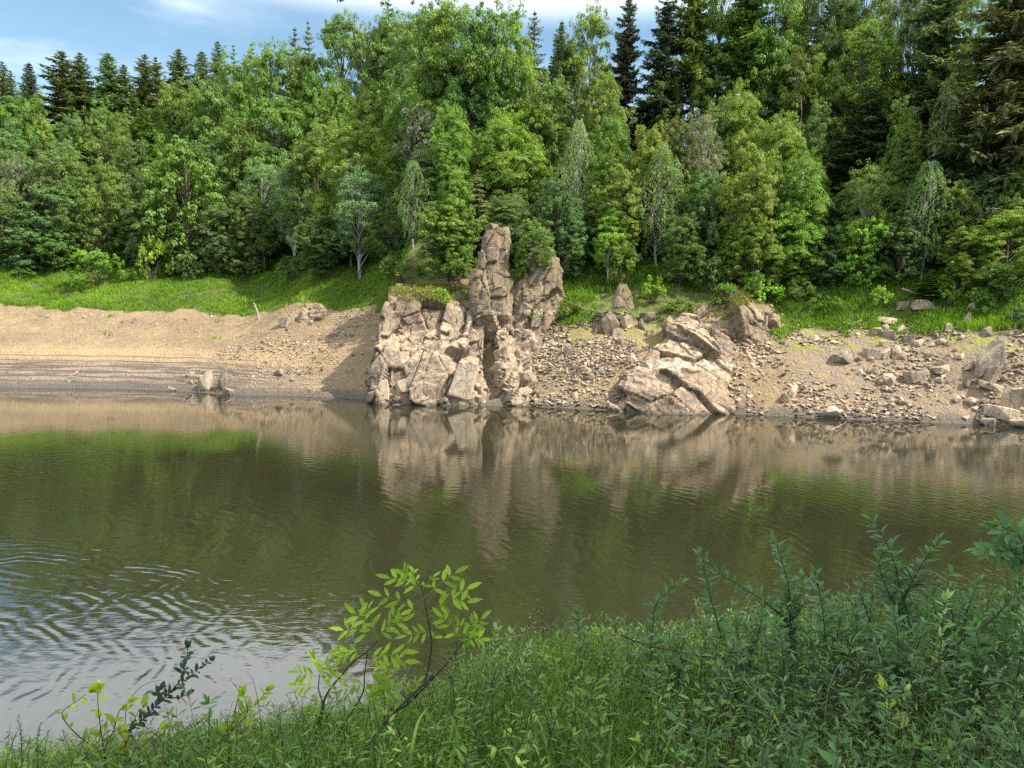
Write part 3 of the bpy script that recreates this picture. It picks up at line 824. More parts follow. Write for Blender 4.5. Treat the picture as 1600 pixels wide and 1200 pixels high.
def inside(px, py, poly):
    c = False; n = len(poly)
    for k in range(n):
        x1, y1 = poly[k]; x2, y2 = poly[(k + 1) % n]
        if (y1 > py) != (y2 > py) and px < (x2 - x1) * (py - y1) / (y2 - y1) + x1: c = not c
    return c
FIELDS = [([(763, 540), (782, 540), (783, 606), (762, 606)], 5, 6, 13, 'broken block jammed in the dark gully between the cliff and the spur', 'blocks in the gully'),
          ([(905, 540), (960, 520), (1030, 525), (985, 590), (950, 638), (850, 628), (880, 590)], 60, 4, 14, 'angular stone in the scree between the spur and the ribbed outcrop', 'scree stones left of the ribbed outcrop'),
          ([(1345, 515), (1500, 520), (1520, 560), (1500, 600), (1480, 640), (1380, 615), (1330, 580)], 75, 4, 15, 'loose tan stone on the right scree between the big boulder and the heap', 'stones of the right scree'),
          ([(1500, 560), (1600, 575), (1600, 668), (1500, 655), (1480, 640), (1520, 600)], 30, 6, 17, 'broken block lying in the rock heap at the right edge', 'blocks of the right rock heap'),
          ([(1225, 590), (1330, 575), (1380, 615), (1470, 650), (1440, 658), (1225, 645)], 25, 4, 9, 'small stone on the damp slope between the ribbed outcrop and the right heap', 'small stones of the damp right slope'),
          ([(612, 516), (768, 505), (768, 556), (650, 548), (600, 552)], 18, 5, 14, 'broken block lying on the ledge half way up the cliff', 'rubble on the cliff ledge'),
          ([(600, 612), (770, 606), (775, 632), (600, 626)], 18, 5, 15, 'fallen block at the foot of the cliff by the water', 'blocks at the cliff foot'),
          ([(780, 515), (850, 505), (920, 530), (880, 590), (860, 625), (820, 560)], 18, 4, 12, 'pale stone on the mossy slope beside the ribbed spur', 'stones on the mossy slope'),
          ([(405, 505), (590, 500), (580, 610), (480, 612), (400, 560)], 18, 4, 8, 'small stone on the left mud slope next to the cliff', 'small stones of the left mud slope'),
          ([(285, 585), (370, 590), (365, 617), (285, 612)], 10, 4, 11, 'broken rock piece beside the dark wedge on the left shore', 'rock pieces by the dark wedge'),
          ([(0, 490), (400, 497), (400, 510), (0, 500)], 8, 4, 6, 'little stone on the dry mud just under the left grass edge', 'stones under the left grass edge'),
          ([(1150, 500), (1225, 470), (1290, 520), (1240, 560), (1180, 590)], 10, 5, 12, 'broken stone at the right flank of the ribbed outcrop', 'stones at the outcrop flank')]
for poly, n, a, b, lab, grp in FIELDS:
    xs = [p[0] for p in poly]; ys = [p[1] for p in poly]
    k = 0
    while k < n:
        px, py = _rq.uniform(min(xs), max(xs)), _rq.uniform(min(ys), max(ys))
        if not inside(px, py, poly): continue
        w_ = a + (b - a) * _rq.uniform() ** 2.2
        kind = ('block', 'block', 'wedge', 'slab', 'round')[_rq.randint(5)]
        put_stone(px, py, w_, w_ * {'slab': .4, 'block': .7, 'wedge': .85, 'round': .7}[kind], kind, lab, grp, _rq.uniform(-25, 25), name='stone')
        k += 1

# gravel: countless chips, one object
def gravel():
    r = rs(5)
    A = Acc()
    base = []
    for s in range(6):
        bm = bmesh.new()
        for k in range(9): bm.verts.new(unit(rs(900 + s * 20 + k).normal(0, 1, 3)) * np.array([1, .8, .55]))
        bmesh.ops.convex_hull(bm, input=bm.verts); bmesh.ops.triangulate(bm, faces=bm.faces)
        bm.verts.index_update()
        base.append((np.array([v.co[:] for v in bm.verts]), np.array([[v.index for v in f.verts] for f in bm.faces]))); bm.free()
    X, Y, W = [], [], []
    def zone(n, x0, x1, s0, s1, lo, hi, bias=1.0):
        x = r.uniform(x0, x1, n); s = s0 + (s1 - s0) * r.uniform(0, 1, n) ** bias
        keep = vnoise(np.stack([x * .35, s * .5, x * 0], 1), 8) * 1.3 + r.uniform(-.6, .6, n) > .05
        X.append(x[keep]); Y.append((shore(x) + s)[keep]); W.append((lo + (hi - lo) * r.uniform(0, 1, n) ** 3)[keep])
    zone(8500, 1.5, 10.5, .2, 11, .06, .55)
    zone(15000, 17, 44, .1, 11, .06, .56)
    zone(3600, -1, 8, .1, 9, .05, .30)
    zone(9000, -30, -11.4, 4, 15, .05, .34)
    zone(6500, -52, -24, 10, 22, .05, .22)
    zone(900, -52, -24, .3, 10, .03, .12)
    zone(1500, -24, -11.4, .1, 4, .04, .22)
    X = np.concatenate(X); Y = np.concatenate(Y); W = np.concatenate(W)
    Z = terrain(X, Y)
    up = np.array([0, 0, 1.])
    for s in range(6):
        sel = np.arange(len(X)) % 6 == s
        c = np.stack([X, Y, Z], 1)[sel]; w_ = W[sel]; n = len(c)
        a = r.uniform(0, 6.28, n); ca, sa = np.cos(a), np.sin(a)
        b, t = base[s]
        sc = np.stack([w_ * r.uniform(.7, 1.2, n), w_ * r.uniform(.6, 1.1, n), w_ * r.uniform(.5, 1.1, n)], 1) * .62
        L = b[None] * sc[:, None]
        tl = r.uniform(-.5, .5, n)[:, None]
        L = np.stack([L[..., 0] * ca[:, None] - L[..., 1] * sa[:, None], L[..., 0] * sa[:, None] + L[..., 1] * ca[:, None], L[..., 2] + tl * L[..., 0]], 2)
        Vv = L + c[:, None] + np.array([0, 0, 1.]) * (w_ * .12)[:, None, None]
        T_ = (t[None] + (np.arange(n) * len(b))[:, None, None]).reshape(-1, 3)
        A.add(Vv.reshape(-1, 3), T_, None, np.repeat(r.uniform(0, 1, n), len(t)))
    o = link('gravel', A.mesh('gravel', M_STONE))
    tag(o, 'loose stone chips strewn over the drained mud bank', 'gravel', kind='stuff')
gravel()

# ------------------------------------------------------------------ wood on the bank
def bank_pole(name, pts, rad, mat, label, cat, extra=()):
    A = Acc()
    p = smooth_poly([at(*q) for q in pts], 10)
    A.tube(p, np.linspace(rad, rad * .6, 10) * (1 + .12 * rs(3).normal(0, 1, 10)), 7)
    for e in extra:
        q = smooth_poly([at(*u) for u in e], 8)
        A.tube(q, np.linspace(rad * .5, rad * .12, 8), 5)
    o = link(name, A.mesh(name, mat, True))
    tag(o, label, cat)
_d = bank_hit(404, 499)[0][1]
bank_pole('wooden_post', [(405, 502, _d), (401, 485, _d), (396, 473, _d)], .17, M_DEAD, 'weathered leaning post at the edge of the left grass', 'post')
_d = bank_hit(1424, 458)[0][1] - .6
bank_pole('fallen_log', [(1436, 461, _d - .3), (1424, 456, _d), (1409, 451, _d + .4)], .14, M_DEAD, 'grey fallen log lying in the bushes above the right grass', 'log', [[(1430, 459, _d), (1436, 452, _d), (1440, 449, _d)]])
_d = bank_hit(108, 597)[0][1]
bank_pole('driftwood_branch', [(108, 599, _d), (107.5, 594, _d), (108.5, 590, _d), (113, 587, _d + .1), (122, 581, _d + .3)], .17, M_DEAD, 'pale driftwood branch sticking up at the left waterline', 'driftwood', [[(110, 589, _d), (116, 589, _d), (121, 588.5, _d)]])
_d = bank_hit(1197, 510)[0][1] - .25
bank_pole('driftwood_log', [(1190, 517, _d), (1197, 507, _d), (1198, 494, _d + .2)], .16, M_DEAD, 'bleached driftwood trunk leaning on the right flank of the ribbed outcrop', 'driftwood', [[(1192, 515, _d), (1205, 517, _d - .2), (1213, 524, _d - .4)]])

# ------------------------------------------------------------------ grass of the far bank
def blades(A, P, H, r, spread=.35, width=.05, nb=6, lean=.35):
    n = len(P)
    P = np.repeat(P, nb, 0); H = np.repeat(H, nb) * r.uniform(.6, 1.1, n * nb)
    m = len(P)
    P = P + np.stack([r.normal(0, spread, m), r.normal(0, spread, m), np.zeros(m)], 1)
    a = r.uniform(0, 6.28, m)
    side = np.stack([np.cos(a), np.sin(a), a * 0], 1) * (width * r.uniform(.6, 1.3, m))[:, None]
    ld = np.stack([r.normal(0, lean, m), r.normal(0, lean, m), np.zeros(m)], 1) * H[:, None]
    mid = P + ld * .35 + np.array([0, 0, .6]) * H[:, None]
    tip = P + ld + np.array([0, 0, 1.]) * (H * .95)[:, None]
    V = np.stack([P - side, P + side, mid + side * .7, mid - side * .7, tip], 1).reshape(-1, 3)
    k = np.arange(m)[:, None] * 5
    pt_ = vnoise(P * .22, 31) * .32 + vnoise(P * .9, 32) * .15
    v = np.clip(np.repeat(r.uniform(.25, .7, n), nb) + pt_ + r.normal(0, .13, m), 0, 1)
    A.add(V, k + np.array([[3, 2, 4]]), k + np.array([[0, 1, 2, 3]]), v)
def far_grass():
    r = rs(12)
    X = np.concatenate([r.uniform(-92, -11.5, 30000), r.uniform(-11.5, 50, 15000)])
    s = np.concatenate([r.uniform(12, 50, 30000), r.uniform(8, 22, 15000)])
    Y = shore(X) + s
    Z = terrain(X, Y)
    g, f, _ = grass_mask(X, Y, Z)
    nz_ = vnoise(np.stack([X * .9, Y * .9, X * 0], 1), 44)
    g2, _f2, _s2 = grass_mask(X, Y + .9, Z)
    on = ((g + nz_ * .5 > .45) | ((g2 > .5) & (nz_ > .35))) & (f < .85) & ~((X > 7.5) & (X < 18.0) & (s < 14)) & ~((X > -11) & (X < .6))
    X, Y, Z, f = X[on], Y[on], Z[on], f[on]
    H = .42 + .22 * vnoise(np.stack([X * .5, Y * .5, X * 0], 1), 4)
    H = np.where(X > 0, H * 1.15, H)
    A = Acc(); blades(A, np.stack([X, Y, Z - .05], 1), H, r, .22, .045, 7, .3)
    o = link('bank_grass', A.mesh('bank_grass', M_GRASS), color=(.155, .27, .026))
    tag(o, 'bright green grass growing above the drained mud along the far bank', 'grass', kind='stuff')
    # tufts on the rock tops
    A = Acc()
    pts = []
    for (x0, x1, y0, y1, n) in ((612, 735, 446, 470, 420), (1120, 1175, 440, 478, 300), (815, 862, 385, 440, 90), (1090, 1150, 470, 500, 120), (1130, 1160, 425, 455, 120)):
        for _ in range(n):
            p, nr = bank_hit(r.uniform(x0, x1), r.uniform(y0, y1))
            if abs(nr[2]) > .35: pts.append(p)
    pts = np.array(pts)
    blades(A, pts, np.full(len(pts), .38), r, .16, .035, 8, .45)
    o = link('cliff_top_grass', A.mesh('cliff_top_grass', M_GRASS), color=(.17, .19, .045))
    tag(o, 'dry yellowish grass tufts on the tops of the rocks', 'grass', kind='stuff')
far_grass()
# ------------------------------------------------------------------ trees
UP = np.array([0, 0, 1.])
def proto_mesh(kind, name, A, mat, smooth=False):
    return A.mesh(name, mat, smooth)

def leaf_clump(A, r, c, rad, flat, n, size, aspect, tone, up_bias=.55, droop=0.0):
    """a bough's worth of leaves on the outer shell of a lumpy flattened ball"""
    ns = max(3, int(4 + 5 * r.uniform())) if n > 60 else 1
    if ns > 1:
        # the bough breaks into sub-clumps that sit on its upper side
        sd_ = unit(r.normal(0, 1, (ns, 3)) + np.array([0, 0, .45]))
        sc_ = sd_ * (rad * r.uniform(.45, .95, ns))[:, None]
        sr_ = rad * r.uniform(.32, .55, ns)
        st_ = r.normal(0, .11, ns)
        w_ = sr_ ** 2; k = r.choice(ns, n, p=w_ / w_.sum())
        e = unit(r.normal(0, 1, (n, 3)) + np.array([0, 0, .35]))
        q = sc_[k] + e * (sr_[k] * (1 - .5 * r.uniform(0, 1, n) ** 1.7))[:, None] * np.array([1, 1, .72])
        d = unit(e * .75 + sd_[k] * .55)
        p = c + q * np.array([1, 1, flat])
        tone = tone + st_[k]
    else:
        d = unit(r.normal(0, 1, (n, 3)) + np.array([0, 0, .25]))
        p = c + d * (rad * (1 - .55 * r.uniform(0, 1, n) ** 1.6))[:, None] * np.array([1, 1, flat])
    if droop: p[:, 2] -= droop * ((p[:, :2] - c[:2]) ** 2).sum(1) / rad
    nr = unit(d * 1.0 + UP * up_bias + r.normal(0, .36, (n, 3)))
    al = unit(r.normal(0, 1, (n, 3)) * .6 + d * np.array([1, 1, .2]) - UP * .25)
    L = size * r.uniform(.65, 1.3, n)
    v = np.clip(tone + r.normal(0, .16, n), 0, 1)
    A.rhombs(p, nr, al, L, L * aspect, v)

def limb(A, a, b, r0, r1, sag, sides=5):
    t = np.linspace(0, 1, 6)[:, None]
    p = a * (1 - t) + b * t
    p[:, 2] -= (sag * np.sin(np.pi * t))[:, 0]
    A.tube(p, np.linspace(r0, r1, 6), sides)

def broadleaf(seed, H=10., Rw=3.6, base=.12, nb=60, nl=400, size=.19, flat=.62, layered=False, top=.5, aspect=.62, open_=0.0, limbs=True):
    r = rs(seed)
    T, C = Acc(), Acc()
    bend = r.normal(0, .035, 2) * H
    tz = np.linspace(-.35, H * .86, 10)
    tp = np.stack([bend[0] * np.sin(tz / H * 2.6), bend[1] * np.sin(tz / H * 2.1), tz], 1)
    T.tube(tp, np.linspace(.021 * H, .004 * H, 10), 8)
    zc = base + (1 - base) * (1 - top)
    cs = []
    lobes = r.uniform(0, 6.28, 3)
    for k in range(nb):
        for _ in range(30):
            z = r.uniform(base, 1.0)
            u = (z - zc) / ((1 - zc) if z > zc else (zc - base) * 1.05)
            prof = math.sqrt(max(0, 1 - min(1, abs(u)) ** 2.1))
            th = r.uniform(0, 6.28)
            lob = 1 + .22 * math.sin(2 * th + lobes[0] + 3 * z) + .14 * math.sin(3 * th + lobes[1] - 5 * z)
            rad = Rw * prof * lob * (r.uniform(.35, 1) ** .55)
            p = np.array([math.cos(th) * rad, math.sin(th) * rad, z * H * .95])
            if all(((p - q) ** 2).sum() > (.13 * H * .62) ** 2 for q in cs[-40:]): break
        cs.append(p)
    for p in cs:
        rc = H * r.uniform(.075, .135) * (1.2 if layered else 1)
        tone = r.uniform(.22, .72)
        out = math.hypot(p[0], p[1]) / Rw
        if open_ and r.uniform() < open_: continue
        n = int(nl * (rc / (H * .105)) ** 2 * r.uniform(.75, 1.15))
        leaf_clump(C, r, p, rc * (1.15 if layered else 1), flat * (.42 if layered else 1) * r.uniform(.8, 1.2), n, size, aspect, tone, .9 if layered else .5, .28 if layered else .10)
        # stray sprigs around the bough break the outline
        for _ in range(3):
            q = p + unit(r.normal(0, 1, 3) + unit(p - np.array([0, 0, H * .45])) * .6) * rc * r.uniform(.85, 1.45) * np.array([1, 1, .7 if layered else .9])
            leaf_clump(C, r, q, rc * .36, .7, int(n * .10) + 4, size * .9, aspect, np.clip(tone + .1, 0, 1), .5)
        if limbs:
            za = np.clip(p[2] - (.16 if not layered else .05) * H - .35 * math.hypot(p[0], p[1]), .08 * H, H * .82)
            a = np.array([np.interp(za, tz, tp[:, 0]), np.interp(za, tz, tp[:, 1]), za])
            limb(T, a, p, .0062 * H * (1.2 - p[2] / H * .6), .0016 * H, -.02 * H)
    return T, C

def spruce(seed, H=10., Rw=1.7, base=.10, whorls=42, sparse=0.0, hang=.5, sz=1.0, larch=False, lop=.25):
    r = rs(seed); T, C = Acc(), Acc()
    tz = np.linspace(-.3, H, 9)
    T.tube(np.stack([.02 * np.sin(tz), .03 * np.cos(tz * .7), tz], 1), np.linspace(.016 * H, .0015 * H, 9), 7)
    for w_ in range(whorls):
        f = w_ / (whorls - 1)
        z = H * (base + (1 - base) * f ** .92)
        rad = Rw * ((1 - f) ** .62 * .98 + .035) * (r.uniform(.8, 1.12))
        if f < .12: rad *= .72 + 2 * f
        nbr = r.randint(5, 8) if f < .9 else 4
        th0 = r.uniform(0, 6.28)
        for b in range(nbr):
            if r.uniform() < sparse: continue
            th = th0 + 6.283 * b / nbr + r.normal(0, .22)
            L = rad * r.uniform(1 - lop * 1.6, 1 + lop * .5); z = H * (base + (1 - base) * f ** .92) + r.normal(0, .012 * H) * (1 - f)
            dr = np.array([math.cos(th), math.sin(th), 0]); sd = np.array([-dr[1], dr[0], 0])
            n = max(4, int(L / (.115 * sz)) if not larch else int(L / .16))
            t = (np.arange(n) + .6) / n
            drop_ = (.34 * (1 - f) + .05) if not larch else .1
            zz = z - drop_ * L * t + .30 * L * t ** 2.4 * (1 - .4 * f) + (.25 * L * t if f > .8 else 0)
            c = dr * (L * t)[:, None] + np.array([0, 0, 1.]) * zz[:, None]
            if L > .25: T.tube(np.concatenate([[[0, 0, z]], c[::2]]), np.linspace(.0045 * H * (1 - f * .6), .0015 * H, len(c[::2]) + 1), 3)
            fine = sz < .7
            wd = (.62 if fine else 1) * (.10 + .34 * L * np.sin(np.pi * np.clip(t * .85 + .12, 0, 1)))
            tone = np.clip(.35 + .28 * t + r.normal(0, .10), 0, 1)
            for s_ in (-1, 1):
                for q_ in range(4 if fine else 2):
                    m_ = len(t)
                    sp_ = wd * r.uniform(.55, 1.15, m_)
                    al = unit(sd * s_ + dr * r.uniform(.3, .9, m_)[:, None] - UP * (hang * r.uniform(.1, .9, m_))[:, None])
                    cc = c + al * (sp_ * (.48 + (.45 * (q_ % 2) if fine else 0)))[:, None] + r.normal(0, .03, (m_, 3))
                    nr = unit(UP + dr * .25 + r.normal(0, .38, (m_, 3)))
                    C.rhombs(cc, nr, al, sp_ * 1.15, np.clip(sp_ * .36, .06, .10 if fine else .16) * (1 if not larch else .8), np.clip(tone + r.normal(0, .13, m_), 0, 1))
            # hanging sprays under the branch
            if not larch or True:
                m_ = len(t); hl = (.10 + .22 * hang * L) * r.uniform(.5, 1.2, m_)
                al = unit(-UP + r.normal(0, .28, (m_, 3)))
                nr = unit(dr + r.normal(0, .5, (m_, 3)))
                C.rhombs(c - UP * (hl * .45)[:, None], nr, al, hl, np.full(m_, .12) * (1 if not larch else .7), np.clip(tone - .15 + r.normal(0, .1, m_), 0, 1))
            C.rhombs(c[-1:] + dr * .06, unit(UP + r.normal(0, .2, (1, 3))), (dr + UP * .2)[None], np.array([.26]), np.array([.10]), np.array([.85]))
    C.rhombs(np.array([[0, 0, H + .08], [0, 0, H + .08]]), np.array([[1., 0, 0], [0, 1., 0]]), np.array([[0, 0, 1.], [0, 0, 1.]]), np.array([.4, .4]), np.array([.09, .09]), np.array([.7, .7]))
    return T, C

def birch(seed, H=10., Rw=2.4, strands=640, base=.2, size=.19):
    r = rs(seed); T, C = Acc(), Acc()
    tz = np.linspace(-.3, H * .93, 10)
    tp = np.stack([.05 * H * np.sin(tz / H * 2.2), .02 * H * np.sin(tz), tz], 1)
    T.tube(tp, np.linspace(.014 * H, .002 * H, 10), 7)
    for k in range(strands):
        f = r.uniform(0, 1) ** .8
        z = H * (base + (1 - base) * f)
        prof = math.sin(math.pi * np.clip(f * .80 + .17, 0, 1)) ** .7
        th = r.uniform(0, 6.28); rad = Rw * prof * r.uniform(.25, 1.0) ** .6 * (1 + .25 * math.sin(2 * th + f * 9))
        tip = np.array([math.cos(th) * rad, math.sin(th) * rad, z])
        if k % 5 == 0:
            za = np.clip(z - .8 * rad, .1 * H, .9 * H)
            limb(T, np.array([np.interp(za, tz, tp[:, 0]), np.interp(za, tz, tp[:, 1]), za]), tip, .004 * H, .0012 * H, -.03 * H, 4)
        Ls = H * r.uniform(.03, .085) * (1.15 - .5 * f)
        n = int(Ls / .042)
        t = np.arange(n) / max(1, n - 1)
        out = np.array([math.cos(th), math.sin(th), 0])
        p = tip + out * (.25 * np.sin(t * 1.5))[:, None] - UP * (Ls * t ** 1.3)[:, None] + r.normal(0, .05, (n, 3))
        nr = unit(out * .7 + r.normal(0, .6, (n, 3)) + UP * .25)
        al = unit(-UP + r.normal(0, .45, (n, 3)))
        C.rhombs(p, nr, al, size * r.uniform(.7, 1.3, n), size * .6 * r.uniform(.7, 1.2, n), np.clip(r.uniform(.35, .75) + r.normal(0, .13, n), 0, 1))
    return T, C

def pine(seed, H=10., nb=26, Rw=2.2, base=.5, soft=False):
    r = rs(seed); T, C = Acc(), Acc()
    tz = np.linspace(-.3, H * .95, 9)
    tp = np.stack([.03 * H * np.sin(tz / H * 3), 0 * tz, tz], 1)
    T.tube(tp, np.linspace(.017 * H, .004 * H, 9), 8)
    for k in range(nb):
        f = (k + .5) / nb
        z = H * (base + (1 - base) * f)
        th = k * 2.4 + r.normal(0, .4)
        rad = Rw * (1 - .75 * f if soft else math.sin(math.pi * (.25 + .68 * f)) ** .8) * r.uniform(.5, 1)
        p = np.array([math.cos(th) * rad, math.sin(th) * rad, z])
        a = np.array([np.interp(z - .06 * H, tz, tp[:, 0]), 0, z - .06 * H])
        limb(T, a, p, .006 * H, .002 * H, -.01 * H, 4)
        for q in range(11):
            c = p + r.normal(0, 1, 3) * np.array([.09, .09, .035]) * H * (1 if not soft else .85)
            n = 70
            d = unit(r.normal(0, 1, (n, 3)) + UP * .5)
            rr = .052 * H * r.uniform(.3, 1, n)
            C.rhombs(c + d * rr[:, None] * np.array([1, 1, .6]), unit(np.cross(d, r.normal(0, 1, (n, 3)))), d, np.full(n, .05 * H) * r.uniform(.7, 1.3, n), np.full(n, .016 * H), np.clip(r.uniform(.35, .7) + r.normal(0, .12, n), 0, 1))
    return T, C

def shrub(seed, H=3., Rw=2.0, nb=30, nl=210, size=.15, aspect=.5, up=.3):
    r = rs(seed); T, C = Acc(), Acc()
    for k in range(nb):
        th = r.uniform(0, 6.28); f = r.uniform(0.12, 1)
        rad = Rw * math.sqrt(max(.05, 1 - (f - .25) ** 2 / .65)) * r.uniform(.3, 1) ** .6
        p = np.array([math.cos(th) * rad, math.sin(th) * rad, H * f * .93])
        if k % 2 == 0: limb(T, np.array([r.normal(0, .1), r.normal(0, .1), -.15]), p, .03, .01, -.1, 4)
        rc = H * r.uniform(.10, .19)
        tone = r.uniform(.25, .7)
        leaf_clump(C, r, p, rc, .85, int(nl * r.uniform(.7, 1.2)), size, aspect, tone, up)
        for _ in range(3):
            leaf_clump(C, r, p + unit(r.normal(0, 1, 3) + UP * .7) * rc * 1.2, rc * .3, 1.2, int(nl * .12), size * .9, aspect, tone + .1, .3)
    return T, C

def deadwood(seed, H=10., spread=1.6, nbr=26, base=.25, bush=False):
    r = rs(seed); T = Acc()
    if not bush:
        tz = np.linspace(-.3, H, 8)
        T.tube(np.stack([.02 * H * np.sin(tz), 0 * tz, tz], 1), np.linspace(.012 * H, .003 * H, 8), 6)
    for k in range(nbr):
        th = r.uniform(0, 6.28); f = r.uniform(base, .97)
        L = spread * (1.1 - f) * r.uniform(.4, 1) if not bush else H * r.uniform(.6, 1.1)
        d = np.array([math.cos(th), math.sin(th), r.uniform(-.3, .3) if not bush else r.uniform(1.2, 3)])
        d = unit(d)
        a = np.array([0, 0, f * H]) if not bush else np.array([r.normal(0, .1), r.normal(0, .1), -.1])
        T.tube(smooth_poly([a, a + d * L * .5 + r.normal(0, .06 * L, 3), a + d * L + r.normal(0, .1 * L, 3)], 6), np.linspace(.004 * H if not bush else .03, .0015 * H if not bush else .012, 6), 4)
        for _ in range(3 if not bush else 7):
            u = r.uniform(.3, .9); b = a + d * L * u
            T.tube(np.stack([b, b + unit(d + r.normal(0, .6, 3)) * L * .35]), [.0022 * H if not bush else .014, .001 * H if not bush else .008], 3)
    return T, None

PROTO = {}
def reg(kind, builder, PH, PW, leafmat, barkmat, seeds, **kw):
    L = []
    for s in seeds:
        T, C = builder(s, **kw)
        Vv = np.concatenate((C or T).V)
        L.append((T.mesh('trunk', barkmat, True), C.mesh('crown', leafmat) if C is not None else None, np.percentile(Vv[:, 2], 99.7) + .01 * PH, 2 * np.percentile(np.hypot(Vv[:, 0], Vv[:, 1]), 97)))
    PROTO[kind] = (L, PH, PW)
reg('br', broadleaf, 10, 7.6, M_LEAF, M_BARK, [1, 2, 3, 4, 5, 6])
reg('bt', broadleaf, 10, 5.6, M_LEAF, M_BARK, [11, 12, 13], Rw=2.6, base=.10, nb=60, top=.62)        # tall narrow
reg('be', broadleaf, 10, 8.0, M_LEAF, M_BARK, [21, 22, 23, 24], Rw=3.9, base=.08, nb=112, nl=300, size=.17, layered=True, top=.55)
reg('op', broadleaf, 10, 6.4, M_LEAF, M_PALE, [31, 32, 33], Rw=3.0, base=.30, nb=58, nl=290, size=.155, open_=.12, top=.5)   # open pale-trunked aspen
reg('mp', broadleaf, 10, 7.4, M_LEAF, M_BARK, [41, 42], Rw=3.5, base=.08, nb=60, nl=210, size=.27, aspect=.8)  # big leaved maple
reg('sp', spruce, 10, 3.4, M_NEEDLE, M_BARK, [51, 52, 53])
reg('sq', spruce, 10, 3.6, M_NEEDLE, M_BARK, [54, 55], Rw=1.8, base=.05, whorls=40, sparse=.1, hang=.9, sz=.62, lop=.42)     # shaggy old spruce
reg('st', spruce, 10, 2.6, M_NEEDLE, M_DEAD, [56, 57], Rw=1.4, base=.36, whorls=34, sparse=.1, hang=.9, lop=.4)            # bare-stemmed
reg('la', spruce, 10, 3.4, M_NEEDLE, M_BARK, [61, 62], Rw=1.7, base=.2, whorls=26, sparse=.2, hang=.7, larch=True, lop=.4)
reg('bi', birch, 10, 4.6, M_LEAF, M_PALE, [71, 72, 73])
reg('bc', birch, 10, 2.9, M_LEAF, M_PALE, [74, 75], Rw=1.35, base=.12, strands=560)
reg('pi', pine, 10, 4.4, M_NEEDLE, M_PINE, [81])
reg('ps', spruce, 10, 4.4, M_NEEDLE, M_BARK, [82], Rw=2.3, base=.06, whorls=17, hang=.12, sz=.8, lop=.35)
reg('sh', shrub, 3, 4.0, M_LEAF, M_BARK, [91, 92, 93, 94])
reg('sw', shrub, 3, 4.0, M_LEAF, M_BARK, [95, 96], size=.22, aspect=.28, up=.1)                      # willow, thin leaves
reg('de', deadwood, 10, 2.4, None, M_DEAD, [101, 102])
reg('db', deadwood, 3, 3.0, None, M_DEAD, [103], H=3., nbr=34, bush=True)

TINT = {'G': (.098, .156, .030), 'D': (.072, .118, .030), 'Y': (.128, .195, .030), 'L': (.165, .275, .034), 'B': (.112, .172, .072), 'T': (.084, .140, .046),
        'O': (.098, .126, .042), 'S': (.095, .135, .058), 'N': (.110, .145, .062), 'K': (.056, .078, .048), 'P': (.16, .21, .085), 'W': (.118, .178, .052),
        'E': (.116, .178, .030), 'Q': (.135, .165, .090), 'X': (.1, .1, .1)}
KINDNAME = {'br': 'broadleaf_tree', 'bt': 'broadleaf_tree', 'be': 'beech_tree', 'op': 'aspen_tree', 'mp': 'maple_tree', 'sp': 'spruce_tree', 'sq': 'spruce_tree', 'st': 'spruce_tree',
            'la': 'larch_tree', 'bi': 'birch_tree', 'bc': 'birch_tree', 'pi': 'pine_tree', 'ps': 'pine_tree', 'sh': 'shrub', 'sw': 'shrub', 'de': 'dead_tree', 'db': 'dead_bush'}
CATN = {'shrub': 'shrub', 'dead_bush': 'bush', 'dead_tree': 'dead tree'}
_tr = rs(2024)
_cnt = {}
def plant(kind, cx, top, base, w, tint, label, group=None, lean=0.0, Y=None, pos=None, H=None):
    protos, PH, PW = PROTO[kind]
    k = _cnt.get(kind, _tr.randint(9)); _cnt[kind] = k + 1
    tm, cm, PH, PW = protos[k % len(protos)]
    plant.size = (PH, PW)
    if pos is None:
        p = hit(cx, base) if Y is None else None
        if p is None:
            a = at(cx, base, Y); p = np.array([a[0], Y, ground_at(a[0], Y)])
        pt = at(cx, top, p[1])
        h = max(1.0, pt[2] - p[2])
        m = p[1] / F_PX
        wid = w * m
    else:
        p, h, wid = np.array(pos), H, w
    name = KINDNAME[kind]
    root = empty(name, p)
    root.scale = (wid / PW, wid / PW, h / PH)
    if lean: root.rotation_euler = (0, R(lean), 0)
    else: root.rotation_euler = (R(_tr.normal(0, 1.2)), R(_tr.normal(0, 1.2)), 0)
    th = R(_tr.uniform(0, 360))
    base_c = np.array(TINT[tint]) * 1.5; j = 1 + _tr.normal(0, .07, 3) * np.array([1, .7, 1])
    for nm, me_ in (('trunk' if name not in ('shrub', 'dead_bush') else 'stem', tm), ('crown' if name not in ('shrub',) else 'foliage', cm)):
        if me_ is None: continue
        o = link(nm, me_, root, color=tuple(base_c * j))
        o.rotation_euler = (0, 0, th)
    tag(root, label, CATN.get(name, 'tree'), group)
    return root

